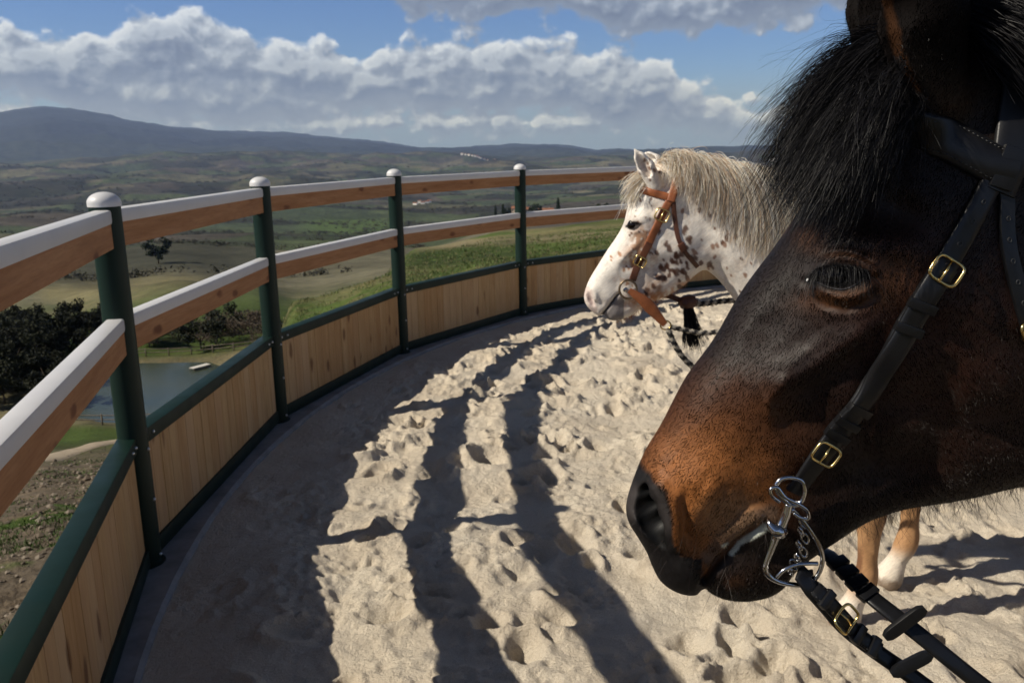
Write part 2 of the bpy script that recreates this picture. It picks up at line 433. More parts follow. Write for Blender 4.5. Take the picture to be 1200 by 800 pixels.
def build_terrain():
    da = np.concatenate([np.arange(-180, -50, 4.0), np.arange(-50, -34, .5), np.arange(-34, 24, 0.11), np.arange(24, 60, .6), np.arange(60, 180.1, 4.0)])
    dd = np.concatenate([[0.05, .8], np.exp(np.concatenate([np.linspace(math.log(1.5), math.log(20), 150), np.linspace(math.log(20.2), math.log(140), 300), np.linspace(math.log(141), math.log(24500), 380)]))])
    A, D = np.meshgrid(np.radians(da), dd, indexing='ij')
    X = D * np.sin(A); Y = D * np.cos(A); Z = terrain_z(X, Y)
    Z = np.where(D < 1.4, -0.12, Z)
    # the land behind the sky line falls away so the sheet ends below the ridge
    na, nd = X.shape
    V = np.stack([X, Y, Z], -1).reshape(-1, 3)
    idx = np.arange(na * nd).reshape(na, nd)
    F = np.stack([idx[:-1, :-1], idx[1:, :-1], idx[1:, 1:], idx[:-1, 1:]], -1).reshape(-1, 4)[:, ::-1]
    me = mesh_from("ground", V, F, True)
    # ---- land cover
    u, v = project(V); d = D.ravel(); a = np.degrees(A.ravel()); x, y = V[:, 0], V[:, 1]
    n1 = fbm(x / 60, y / 60, 5, 31); n2 = fbm(x / 9, y / 9, 4, 33); n3 = fbm(x / 700, y / 700, 5, 35); n4 = fbm(x / 230 + 3, y / 230, 4, 37)
    nn = fbm(x / 1.2, y / 1.2, 4, 39)
    col = np.zeros((len(V), 3))
    grass = np.array([.060, .090, .022]); dry = np.array([.16, .135, .07]); dirt = np.array([.125, .10, .072]); plow = np.array([.085, .068, .05]); wood = np.array([.022, .024, .015])
    col[:] = grass
    def blend(c, w):
        w = np.clip(w, 0, 1)[:, None]; col[:] = col * (1 - w) + np.asarray(c) * w
    blend(dry, sstep(-.05, .5, n1 + .5 * n2) * .55)
    # far fields: cells with their own crop, colours darkened in place of cloud shadow
    cell = 260 + 0 * d
    wx_ = x + 130 * fbm(x / 400, y / 400, 3, 51); wy_ = y + 130 * fbm(x / 400, y / 400, 3, 52)
    h1 = _hash(np.floor(wx_ / 330), np.floor(wy_ / 210 + 0.37 * np.floor(wx_ / 330)), 61)
    far = sstep(170, 320, d)
    crops = [(.0, [.052, .075, .028]), (.22, [.085, .088, .045]), (.42, [.062, .055, .042]), (.6, [.045, .068, .03]), (.75, [.10, .095, .055]), (.88, [.05, .048, .035])]
    cc = np.zeros_like(col)
    for t0, c in crops: cc[h1 >= t0] = c
    cc *= (1 + .35 * n2 + .25 * n1)[:, None]
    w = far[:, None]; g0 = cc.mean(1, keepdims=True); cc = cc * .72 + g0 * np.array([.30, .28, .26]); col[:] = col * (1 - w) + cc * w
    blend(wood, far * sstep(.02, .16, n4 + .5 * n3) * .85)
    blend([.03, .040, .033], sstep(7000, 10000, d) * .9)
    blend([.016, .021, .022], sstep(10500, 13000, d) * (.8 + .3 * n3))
    # the light field and the dark ploughed ones across the valley
    blend([.15, .135, .07], far * sstep(28, 14, np.abs(v - 338 - .08 * (u - 150))) * sstep(30, 60, u) * sstep(260, 220, u) * sstep(400, 300, d) * .9)
    blend([.032, .036, .026], far * sstep(330, 420, d) * sstep(800, 650, d) * sstep(330, 300, u) * .7)
    blend([.07, .11, .03], sstep(12, 5, np.abs(v - 266)) * sstep(340, 380, u) * sstep(480, 450, u) * far * .8)
    # left foreground: clods, weeds, bare slope
    lf = sstep(-15, -19, a) * sstep(80, 60, d)
    blend(dirt, lf * 1.0)
    blend([.17, .145, .105], lf * sstep(12, 22, d) * sstep(0, .3, nn + n2) * .7)
    weed = sstep(.0, .25, nn + .5 * n2 + .9 * sstep(16, 4, np.abs(v - 612 + .35 * (u - 30))) + .7 * sstep(12, 4, np.abs(v - 655 + .35 * (u - 30))) - .55)
    blend([.058, .095, .02], lf * weed * sstep(28, 18, d))
    blend([.085, .085, .045], lf * sstep(30, 45, d) * sstep(-.1, .4, n2 + n1) * .6)
    # banks of the pond
    pond = sstep(76, 82, y) * sstep(112, 108, y) * sstep(-13, -16, a)
    blend([.15, .125, .08], pond * .8)
    # grassy shoulder: a worn track and paler rough grass
    gr = sstep(-18, -15, a) * sstep(105, 90, d)
    blend([.16, .14, .075], gr * sstep(.1, .5, n2 + .5 * nn) * .5)
    trk = 287 - 12 * sstep(480, 760, u) + .0 * u
    blend([.19, .16, .10], gr * sstep(7, 2.5, np.abs(v - trk - 4 * n1)) * sstep(420, 480, u) * .75)
    blend([.035, .05, .016], gr * sstep(14, 6, np.abs(v - 312 + .09 * (u - 400))) * sstep(640, 560, u) * sstep(330, 380, u) * .7)
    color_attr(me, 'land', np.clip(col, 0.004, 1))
    m, g, b = material("ground")
    at = g.n('ShaderNodeVertexColor', layer_name='land').outputs[0]
    pos = g.n('ShaderNodeNewGeometry').outputs['Position']
    f1 = g.noise(pos, 3.5, 8, 0.7); f2 = g.noise(pos, 0.18, 8, 0.65); f3 = g.noise(pos, 0.012, 8, .65)
    k = g.math('MULTIPLY', g.maprange(f1, .3, .7, .55, 1.45), g.maprange(f2, .3, .7, .7, 1.3))
    k = g.math('MULTIPLY', k, g.maprange(f3, .3, .7, .6, 1.4))
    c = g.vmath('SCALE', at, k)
    c = g.mix(g.maprange(g.noise(pos, 0.9, 6, .6), .45, .7, 0, .35), c, g.vmath('MULTIPLY', c, (1.5, 1.25, .9)))
    g.set(b.inputs['Base Color'], c); b.inputs['Roughness'].default_value = 0.95; b.inputs['Specular IOR Level'].default_value = 0.1
    bump(g, b, g.math('ADD', f1, g.math('MULTIPLY', f2, 6)), 0.8, 0.12)
    o = obj("ground", me, m); tag(o, "rolling ground of fields and bare slopes falling away to the valley", "ground", kind='structure')


build_terrain()


def ground_hit(u, v, dmin=3, dmax=20000):
    d = ray(u, v); h = math.hypot(d[0], d[1]); ds = np.exp(np.linspace(math.log(dmin), math.log(dmax), 4000)) / h
    P = CAMP + ds[:, None] * d; z = terrain_z(P[:, 0], P[:, 1]); k = np.argmax(P[:, 2] < z)
    return P[k] if P[k, 2] < z[k] else None

# ------------------------------------------------------------------ sand floor of the pen
def build_sand():
    xs = [-2.0]
    while xs[-1] < 3.4: xs.append(xs[-1] + 0.0095)
    xs = list(np.arange(-2.0, -2.01, 1)) + xs
    x = xs[-1]; s = .0095
    while x < 13: s = min(s * 1.08, .25); x += s; xs.append(x)
    ys = [2.1]
    while ys[-1] < 11.7: ys.append(ys[-1] + max(0.0085, 0.0034 * ys[-1]))
    y = 2.1; s = .012
    while y > -3.2: s = min(s * 1.08, .25); y -= s; ys.insert(0, y)
    xs = np.array(xs); ys = np.array(ys)
    X, Y = np.meshgrid(xs, ys, indexing='ij')
    rd = ringdist(X, Y)
    rough = sstep(.15, .85, rd + .25 * fbm(X / .6, Y / .6, 3, 70))
    Z = 0.012 + rough * (.050 * fbm(X / 1.1, Y / 1.1, 3, 71) + .040 * fbm(X / .34, Y / .34, 4, 72) + .008 * fbm(X / .11, Y / .11, 3, 73))
    crumb = sstep(-.1, .45, fbm(X / .28, Y / .28, 3, 79)); Z += (0.25 + rough) * ((.004 + .011 * crumb) * fbm(X / .055, Y / .055, 2, 74) + (.002 + .006 * crumb) * fbm(X / .028, Y / .028, 1, 78)) + .008 * fbm(X / .35, Y / .35, 3, 75)
    r2 = np.random.default_rng(5)
    for k in range(1250):                                   # hoof prints with pushed-up rims
        px_, py_ = r2.uniform(-1.4, 5.0), r2.uniform(1.2, 11.3)
        rdk = float(ringdist(px_, py_))
        if rdk < .35 or (rdk < .9 and r2.random() < .35): continue
        rad = r2.uniform(.028, .07); dep = r2.uniform(.014, .050) * min(1, rdk / 1.1)
        i0, i1 = np.searchsorted(xs, [px_ - .3, px_ + .3]); j0, j1 = np.searchsorted(ys, [py_ - .3, py_ + .3])
        if i1 - i0 < 3 or j1 - j0 < 3: continue
        sx_, sy_ = X[i0:i1, j0:j1], Y[i0:i1, j0:j1]
        an = r2.uniform(0, 6.28); ca, sa = math.cos(an), math.sin(an)
        u_ = (sx_ - px_) * ca + (sy_ - py_) * sa; v_ = -(sx_ - px_) * sa + (sy_ - py_) * ca
        q = np.hypot(u_ / 1.25, v_) / rad * (1 + .25 * fbm(sx_ / .06, sy_ / .06, 2, 77))
        Z[i0:i1, j0:j1] += -dep * np.exp(-np.minimum(q, 9) ** 3) + dep * .55 * np.exp(-((q - 1.5) / .42) ** 2) * (1 + .8 * u_ / rad / 1.5).clip(.1, 2)
    Z = np.maximum(Z, -.07)
    inside = rd > 0.155
    idx = np.arange(X.size).reshape(X.shape)
    F = np.stack([idx[:-1, :-1], idx[1:, :-1], idx[1:, 1:], idx[:-1, 1:]], -1).reshape(-1, 4)
    keep = inside.ravel()[F].all(1); F = F[keep]
    used = np.unique(F); rm = np.full(X.size, -1); rm[used] = np.arange(len(used)); F = rm[F]
    V = np.stack([X, Y, Z], -1).reshape(-1, 3)[used]
    me = mesh_from("sand", V, F, True)
    m, g, b = material("sand")
    pos = g.n('ShaderNodeNewGeometry').outputs['Position']
    n1 = g.noise(pos, 260, 4, .7); n2 = g.noise(pos, 40, 6, .65); n3 = g.noise(pos, 2.2, 4, .55); n4 = g.noise(pos, 95, 5, .7)
    c = g.ramp(n1, [(.28, (.46, .39, .30)), (.5, (.70, .62, .50)), (.72, (.84, .775, .66))])
    c = g.mix(g.maprange(n3, .35, .68, 0, .5), c, (.54, .44, .32))
    c = g.mix(g.maprange(n2, .62, .75, 0, .45), c, (.38, .30, .21))
    g.set(b.inputs['Base Color'], c); b.inputs['Roughness'].default_value = .95; b.inputs['Specular IOR Level'].default_value = .12
    h = g.math('ADD', g.math('MULTIPLY', n2, 1.0), g.math('ADD', g.math('MULTIPLY', n1, .35), g.math('MULTIPLY', n4, .6)))
    bump(g, b, h, 1.0, .020)
    tag(obj("sand", me, m), "pale trampled riding sand full of hoof prints", "sand", kind='structure')
    return xs, ys, Z


SXS, SYS, SZ = build_sand()
def sand_z(x, y):
    i = min(max(np.searchsorted(SXS, x), 0), len(SXS) - 1); j = min(max(np.searchsorted(SYS, y), 0), len(SYS) - 1); return float(SZ[i, j])

# grey concrete strip the fence stands on
mb = MB(); n = 220; V = []; F = []
prof = [(PEN_R + .16, -.3), (PEN_R + .16, .02), (PEN_R - .155, .035), (PEN_R - .17, .02), (PEN_R - .18, -.1)]
for k in range(n):
    a = 2 * math.pi * k / n
    for r, z in prof: V.append((PEN_C[0] + r * math.cos(a), PEN_C[1] + r * math.sin(a), z))
m5 = len(prof)
for k in range(n):
    for i in range(m5 - 1): F.append((k * m5 + i, k * m5 + i + 1, ((k + 1) % n) * m5 + i + 1, ((k + 1) % n) * m5 + i))
mb.add(V, F)
tag(mb.build("kerb", simple("concrete", (.235, .228, .222), .9, var=.25, scale=9, bumps=.3, bdist=.004)), "grey concrete kerb ring under the pen fence", "kerb", kind='structure')

# ------------------------------------------------------------------ fence
def wood_mat(name, base, dark, knot, along='X', board=None):
    m, g, b = material(name)
    tc = g.n('ShaderNodeTexCoord').outputs['Object']
    rn = g.n('ShaderNodeObjectInfo').outputs['Random']
    off = g.n('ShaderNodeCombineXYZ', ins={0: g.math('MULTIPLY', rn, 37.0), 1: g.math('MULTIPLY', rn, 11.0), 2: 0}).outputs[0]
    p = g.vmath('ADD', tc, off)
    s = (2.2, 26, 26) if along == 'X' else (26, 26, 2.2)
    q = g.vmath('MULTIPLY', p, s)
    s3 = g.n('ShaderNodeSeparateXYZ', ins={0: tc}).outputs
    if board:
        bi = g.math('FLOOR', g.math('DIVIDE', s3[0], board))
        wn_ = g.n('ShaderNodeTexWhiteNoise', noise_dimensions='2D', ins={'Vector': g.n('ShaderNodeCombineXYZ', ins={0: bi, 1: g.math('MULTIPLY', rn, 91.0), 2: 0}).outputs[0]}).outputs
        q = g.vmath('ADD', q, g.vmath('SCALE', wn_[1], 40.0))
    gr = g.noise(q, 1.0, 6, .62, 0.6); fine = g.noise(q, 5.0, 4, .6)
    c = g.mix(g.maprange(gr, .32, .66), dark, base)
    c = g.mix(g.maprange(fine, .45, .7, 0, .35), c, tuple(x * .6 for x in dark))
    if board:
        c = g.mix(g.maprange(wn_[0], 0, 1, 0, .55), c, g.vmath('MULTIPLY', c, (.80, .62, .48)))
        c = g.mix(g.maprange(g.n('ShaderNodeSeparateColor', ins={0: wn_[1]}).outputs[1], .55, 1, 0, .5), c, (.56, .39, .23))
    kq = g.vmath('MULTIPLY', p, (7, 9, 15) if along == 'X' else (15, 9, 6))
    kv = g.n('ShaderNodeTexVoronoi', ins={'Vector': g.vmath('ADD', kq, g.vmath('SCALE', g.noise(kq, 2, 2, color=True), .3)), 'Scale': .55}).outputs
    rr = g.n('ShaderNodeSeparateColor', ins={0: kv['Color']}).outputs[0]
    kn = g.math('MULTIPLY', g.maprange(kv['Distance'], .10, .24, 1, 0, True), g.math('GREATER_THAN', rr, .35))
    c = g.mix(g.math('MULTIPLY', kn, .8), c, knot)
    g.set(b.inputs['Base Color'], c); b.inputs['Roughness'].default_value = .72; b.inputs['Specular IOR Level'].default_value = .25
    bump(g, b, fine, .25, .003)
    return m


M_board = wood_mat("board_wood", (.55, .37, .18), (.42, .255, .112), (.14, .06, .024), 'Z', .098)
M_rail = wood_mat("rail_wood", (.42, .215, .10), (.30, .135, .055), (.12, .04, .018), 'X')
M_white = simple("white_plastic", (.56, .56, .57), .45, var=.04, scale=6, bumps=.03)
M_green = simple("green_paint", (.0034, .0165, .0120), .5, var=.12, scale=8, bumps=.05, spec=.25)
M_zinc = simple("zinc_bolt", (.55, .56, .57), .35, metal=1.0, var=.1)

SEC = 2 * PEN_R * math.sin(STEP / 2)
def build_fence():
    root = empty("round_pen_fence", (PEN_C[0], PEN_C[1], 0))
    tag(root, "green tube and larch board round pen fence with white capped rails", "fence")
    mbp = MB(); mbp.lathe([(.075, .0), (.075, .035), (.0605, .036), (.0605, 1.605)], 28)
    post = mbp.build("post", M_green, None, True, 40)
    mbc = MB(); mbc.lathe([(.0635, 1.592), (.0640, 1.607)] + [(.0640 * math.cos(t), 1.607 + .043 * math.sin(t)) for t in np.linspace(0.1, 1.5, 9)], 28)
    cap = mbc.build("post_cap", M_white, None, True, 60)
    def bolts(spots):
        q = MB()
        for x, y, z in spots: q.lathe([(.008, 0), (.008, .004), (.006, .007), (.003, .009)], 10, Matrix.Translation((x, y, z)) @ Matrix.Rotation(-math.pi / 2, 4, 'X'))
        return q
    bolt = bolts([(0, 0, 0)]).build("bolt", M_zinc, None, True, 40); bolt_used = [False]
    L = SEC / 2 - .028
    def rail(z0, z1, z2):
        w = MB(); w.box((-L, -.032, z0), (L, .026, z1 + .01), bev=.004)
        a = w.build("rail", M_rail, None)
        w = MB(); w.box((-L - .002, -.038, z1), (L + .002, .031, z2), bev=.012)
        b_ = w.build("rail_cover", M_white, None, True, 35)
        return a, b_
    r1 = rail(1.425, 1.522, 1.580); r2 = rail(.985, 1.083, 1.140)
    w = MB(); x = -L + .02; i = 0
    nb = int(round((2 * L - .04) / .098)); bw = (2 * L - .04) / nb
    rb = random.Random(3)
    for k in range(nb):
        x0 = -L + .02 + k * bw; dy = rb.uniform(-.001, .001)
        w.box((x0 + .0008, -.026 + dy, .09), (x0 + bw - .0008, .006 + dy, .575), bev=.0042)
    w.box((-L + .02, -.022, .092), (L - .02, -.010, .572))  # added backing sheet that stops sun shining through the gaps between boards
    boards = w.build("board_panel", M_board, None)
    w = MB(); w.box((-L, -.058, .556), (L, .020, .622), bev=.006)
    ch_top = w.build("top_channel", M_green, None, True, 35)
    w = MB(); w.box((-L, -.058, .036), (L, .020, .112), bev=.005); w.box((-L - .001, -.056, .11), (-L + .028, .016, .558), bev=.004); w.box((L - .028, -.056, .11), (L + .001, .016, .558), bev=.004)
    ch_bot = w.build("panel_frame", M_green, None, True, 35)
    first = True; protos = dict(post=post, cap=cap, bolt=bolt, r1=r1, r2=r2, boards=boards, ct=ch_top, cb=ch_bot)
    def use(o, par):
        c = o if first else o.copy()
        if not first: COL.objects.link(c)
        c.parent = par; return c
    def put_bolt(par, loc):
        q = bolt
        if bolt_used[0]: q = bolt.copy(); COL.objects.link(q)
        bolt_used[0] = True; q.parent = par; q.location = loc
    for i in range(22):
        k = i - 3
        a0 = ANG1 - k * STEP; a1 = a0 - STEP
        p0 = np.array([math.cos(a0), math.sin(a0)]) * PEN_R; p1 = np.array([math.cos(a1), math.sin(a1)]) * PEN_R
        po = use(post, root); po.location = (p0[0], p0[1], 0); po.rotation_euler = (0, 0, a0 + math.pi / 2)
        use(cap, po)
        if 2 <= i <= 8:
            for z in (.07, .33, .56): put_bolt(po, (.012, .0595, z))
        mid = (p0 + p1) / 2; am = (a0 + a1) / 2; rz = am + math.pi / 2     # local +y points to the pen's centre
        for o, ch in ((r1[0], [r1[1]]), (r2[0], [r2[1]]), (boards, [ch_top, ch_bot])):
            c = use(o, root); c.location = (mid[0], mid[1], 0); c.rotation_euler = (0, 0, rz)
            for s_ in ch:
                cs = use(s_, c)
                if s_ is ch_top and 1 <= i <= 8:
                    for sx in (-1, 1):
                        for t in (.05, .12): put_bolt(cs, (sx * (L - t), .0195, .589))
        first = False


build_fence()

# ================================================================== horses
def surface_nets(G, xs, ys, zs):
    """G sampled on a rectilinear grid, negative inside -> vertices, quads"""
    nx, ny, nz = G.shape
    S = G < 0
    c8 = S[:-1, :-1, :-1].astype(np.int8)
    cnt = c8.copy()
    for i, j, k in ((1, 0, 0), (0, 1, 0), (0, 0, 1), (1, 1, 0), (1, 0, 1), (0, 1, 1), (1, 1, 1)):
        cnt += S[i:nx - 1 + i, j:ny - 1 + j, k:nz - 1 + k]
    mixed = (cnt > 0) & (cnt < 8)
    I = np.argwhere(mixed); n = len(I)
    vid = np.full(mixed.shape, -1, np.int32); vid[mixed] = np.arange(n)
    corners = [(0, 0, 0), (1, 0, 0), (0, 1, 0), (1, 1, 0), (0, 0, 1), (1, 0, 1), (0, 1, 1), (1, 1, 1)]
    val = np.stack([G[I[:, 0] + a, I[:, 1] + b, I[:, 2] + c] for a, b, c in corners], 1).astype(np.float64)
    acc = np.zeros((n, 3)); num = np.zeros(n)
    for p in range(8):
        for ax in range(3):
            if corners[p][ax] == 0:
                q = p | (1 << ax)
                m = (val[:, p] < 0) != (val[:, q] < 0)
                t = np.where(m, val[:, p] / np.where(m, val[:, p] - val[:, q], 1), 0)
                pos = np.tile(np.array(corners[p], float), (n, 1)); pos[:, ax] += t
                acc[m] += pos[m]; num[m] += 1
    loc = acc / num[:, None]
    V = np.empty((n, 3))
    for ax, cs in enumerate((xs, ys, zs)):
        V[:, ax] = cs[I[:, ax]] + loc[:, ax] * (cs[I[:, ax] + 1] - cs[I[:, ax]])
    Q = []
    for ax in range(3):
        a1, a2 = (ax + 1) % 3, (ax + 2) % 3
        s0 = [slice(None)] * 3; s1 = [slice(None)] * 3
        s0[ax] = slice(0, -1); s1[ax] = slice(1, None)
        ch = S[tuple(s0)] != S[tuple(s1)]
        E = np.argwhere(ch)
        ok = (E[:, a1] > 0) & (E[:, a2] > 0) & (E[:, a1] < G.shape[a1] - 1) & (E[:, a2] < G.shape[a2] - 1)
        E = E[ok]
        def cell(d1, d2):
            e = E.copy(); e[:, a1] += d1; e[:, a2] += d2; return vid[e[:, 0], e[:, 1], e[:, 2]]
        q = np.stack([cell(-1, -1), cell(0, -1), cell(0, 0), cell(-1, 0)], 1)
        ins = S[E[:, 0], E[:, 1], E[:, 2]]
        q[~ins] = q[~ins][:, ::-1]
        Q.append(q)
    Q = np.concatenate(Q)
    return V, Q[(Q >= 0).all(1)]


def poly_sd(px, pz, poly):
    """signed distance (+ inside) of grid points to a closed polygon"""
    best = np.full(px.shape, 1e9); inside = np.zeros(px.shape, bool)
    n = len(poly)
    for i in range(n):
        a = poly[i]; b = poly[(i + 1) % n]; d = b - a; L = d @ d
        if L < 1e-12: continue
        t = np.clip(((px - a[0]) * d[0] + (pz - a[1]) * d[1]) / L, 0, 1)
        best = np.minimum(best, (px - a[0] - t * d[0]) ** 2 + (pz - a[1] - t * d[1]) ** 2)
        cr = (a[1] > pz) != (b[1] > pz)
        xi = a[0] + (pz - a[1]) / (d[1] if abs(d[1]) > 1e-12 else 1e-12) * d[0]
        inside ^= cr & (px < xi)
    s = np.sqrt(best); return np.where(inside, s, -s)


def smin(a, b, k): h = np.clip(.5 + .5 * (b - a) / k, 0, 1); return b + (a - b) * h - k * h * (1 - h)
def smax(a, b, k): return -smin(-a, -b, k)


def axis_coords(lo, f0, f1, hi, fine, coarse):
    a = [f0]
    s = fine
    while a[0] > lo: s = min(s * 1.15, coarse); a.insert(0, a[0] - s)
    b = list(np.arange(f0 + fine, f1, fine)); a += b
    s = fine
    while a[-1] < hi: s = min(s * 1.12, coarse); a.append(a[-1] + s)
    return np.array(a)


def capsule_into(G, xs, ys, zs, a, b, ra, rb, k, sy=1.0, carve=False):
    a = np.asarray(a, float); b = np.asarray(b, float); R = max(ra, rb) + k * 1.2 + .02
    sl = []
    for ax, cs in enumerate((xs, ys, zs)):
        m = R
        sl.append(slice(max(np.searchsorted(cs, min(a[ax], b[ax]) - m) - 1, 0), np.searchsorted(cs, max(a[ax], b[ax]) + m) + 1))
    X = xs[sl[0]][:, None, None]; Y = ys[sl[1]][None, :, None]; Z = zs[sl[2]][None, None, :]
    d = b - a; L = d @ d + 1e-12
    t = np.clip(((X - a[0]) * d[0] + (Y - a[1]) * d[1] + (Z - a[2]) * d[2]) / L, 0, 1)
    D = np.sqrt((X - a[0] - t * d[0]) ** 2 + ((Y - a[1] - t * d[1]) / sy) ** 2 + (Z - a[2] - t * d[2]) ** 2) - (ra + (rb - ra) * t)
    g_ = G[sl[0], sl[1], sl[2]]
    G[sl[0], sl[1], sl[2]] = smax(g_, -D, k) if carve else smin(g_, D, k)


def interp_field(px, pz, pts, vals, sig):
    num = np.zeros(px.shape); den = np.full(px.shape, 1e-12)
    for (a, b), v in zip(pts, vals):
        w = 1.0 / ((px - a) ** 2 + (pz - b) ** 2 + (sig * .35) ** 2) ** 1.6
        num += w * v; den += w
    return num / den


def seg_dist(u, v, pts):
    """distance to a polyline in the (u, v) plane and the parameter along it"""
    best = np.full(np.shape(u), 1e9); par = np.zeros(np.shape(u)); n = len(pts) - 1
    for i in range(n):
        a = np.array(pts[i], float); b = np.array(pts[i + 1], float); d = b - a
        t = np.clip(((u - a[0]) * d[0] + (v - a[1]) * d[1]) / (d @ d), 0, 1)
        q = (u - a[0] - t * d[0]) ** 2 + (v - a[1] - t * d[1]) ** 2
        m = q < best; best = np.where(m, q, best); par = np.where(m, (i + t) / n, par)
    return np.sqrt(best), par
def gau(u, v, cu, cv, s, s2=None, ang=0.0):
    s2 = s2 or s; ca, sa = math.cos(math.radians(ang)), math.sin(math.radians(ang))
    a = (u - cu) * ca + (v - cv) * sa; b = -(u - cu) * sa + (v - cv) * ca
    return np.exp(-.5 * ((a / s) ** 2 + (b / s2) ** 2))
def ridge(u, v, pts, s, fade=.2):
    d, t = seg_dist(u, v, pts); return np.exp(-.5 * (d / s) ** 2) * sstep(0, fade, t) * sstep(1, 1 - fade, t)


def make_horse(y0, outline, wpts, wvals, wsig, rk, detail, prims, grid, ears):
    xs, yl, zs = grid
    ys = yl + y0
    poly = np.array([on_y(u, v, y0)[[0, 2]] for u, v in spline(outline, 6, True)])
    X2, Z2 = np.meshgrid(xs, zs, indexing='ij')
    sd = poly_sd(X2, Z2, poly)
    wp = [on_y(u, v, y0 - .06)[[0, 2]] for u, v in wpts]
    W = interp_field(X2, Z2, wp, wvals, wsig)
    r = W * rk
    q = np.clip(1 - sd / r, 0, None)
    h = np.where(sd < 0, W ** 2 * 2 * sd / r, W ** 2 * (1 - np.clip(q, 0, 1) ** 2.15))
    w = np.sqrt(np.maximum(h, 0))
    U, Vv = project(np.stack([X2, y0 - w, Z2], -1))
    dw = detail(U, Vv) * sstep(0.0, 1.0, sd / (r * .25))
    w2 = np.maximum(w + dw, 0)
    h = np.where(sd > 0, w2 ** 2, h)
    gx = np.gradient(h, xs, axis=0); gz = np.gradient(h, zs, axis=1)
    gm = gx ** 2 + gz ** 2
    Y = ys[None, :, None] - y0
    G = ((Y ** 2 - h[:, None, :]) / np.sqrt(4 * Y ** 2 + gm[:, None, :] + 1e-5)).astype(np.float32)
    for e in ears: e(G, xs, ys, zs)
    for p in prims: capsule_into(G, xs, ys, zs, *p)
    V, Q = surface_nets(G, xs, ys, zs)
    return V, Q


def smooth_mesh(V, Q, it=2, lam=.5, mask=None):
    e = np.concatenate([Q[:, [0, 1]], Q[:, [1, 2]], Q[:, [2, 3]], Q[:, [3, 0]]])
    e = np.concatenate([e, e[:, ::-1]])
    n = np.bincount(e[:, 0], minlength=len(V))[:, None]
    for _ in range(it):
        for l in (lam, -lam * .96):
            A = np.stack([np.bincount(e[:, 0], weights=V[e[:, 1], k], minlength=len(V)) for k in range(3)], 1) / np.maximum(n, 1)
            V = V + l * (A - V)
    return V


def legs(front, hind, yf, yh, y0, s=1.0):
    """capsules for four legs; each leg a list of (x, z, r)"""
    P = []
    for pts, dy in ((front[0], -yf), (front[1], yf), (hind[0], -yh), (hind[1], yh)):
        for (xa, za, ra), (xb, zb, rb) in zip(pts[:-1], pts[1:]):
            ya = y0 + dy * (0.8 if za > 1.0 else 1); yb = y0 + dy
            P.append(((xa, ya, za), (xb, yb, zb), ra, rb, .035))
    return P


# ------------------------------------------------------------------ the bay horse in front
BY = 0.82
b_outline = [(1010, 78), (1035, 42), (1070, 22), (1110, 8), (1150, 4), (1200, 4), (1300, 24), (1430, 80), (1560, 150), (1720, 260),
             (1760, 520), (1700, 800), (1600, 760), (1500, 640), (1420, 540), (1350, 480), (1310, 455), (1280, 480), (1245, 525), (1200, 552), (1150, 571), (1100, 583), (1050, 592), (1010, 606), (975, 628), (948, 648), (930, 664),
             (915, 684), (895, 695), (870, 699.5), (845, 697), (829, 690), (822.5, 684), (815, 691), (802, 692.5), (785, 687), (772, 677), (764, 662), (757, 645), (745, 625), (736.5, 611), (734, 596), (738, 577),
             (748, 550), (759, 527), (776, 499), (805, 445), (838, 400), (872, 343), (908, 296), (940, 250), (966, 205), (988, 150), (1000, 108)]
b_wpts = [(760, 600, .040), (800, 665, .036), (835, 570, .056), (790, 540, .045), (905, 620, .050), (860, 675, .030), (900, 680, .030), (850, 480, .052), (905, 450, .066), (950, 520, .058), (970, 590, .045),
          (1050, 560, .040), (1050, 480, .066), (1150, 500, .068), (1150, 430, .086), (1180, 350, .094), (985, 330, .094), (940, 300, .080), (1000, 210, .084), (1080, 260, .096), (1100, 330, .097), (1040, 400, .086), (1060, 110, .072), (1060, 60, .055),
          (1200, 200, .085), (1280, 350, .085), (1250, 60, .050), (1400, 280, .095), (1450, 130, .06), (1600, 420, .16), (1700, 300, .15), (1560, 600, .16), (900, 380, .062), (870, 420, .054), (1000, 440, .078)]
EYE_UP = [(947, 327), (953, 319), (963, 313), (978, 311), (994, 312), (1007, 315), (1016, 320)]
EYE_LO = [(947, 327), (957, 329), (972, 335), (988, 337), (1003, 331), (1016, 320)]
MOUTH = [(822, 684), (830, 672), (840, 658), (858, 639), (881, 622), (903, 611)]
NOSTRIL = [(752, 583), (758, 598), (766, 615), (773, 634)]


def in_lens(u, v, up, lo, soft):
    ux, uy = np.array(up).T; lx, ly = np.array(lo).T
    yu = np.interp(u, ux, uy); yl = np.interp(u, lx, ly)
    return sstep(0, soft, v - yu) * sstep(0, soft, yl - v) * (u > ux[0]) * (u < ux[-1])


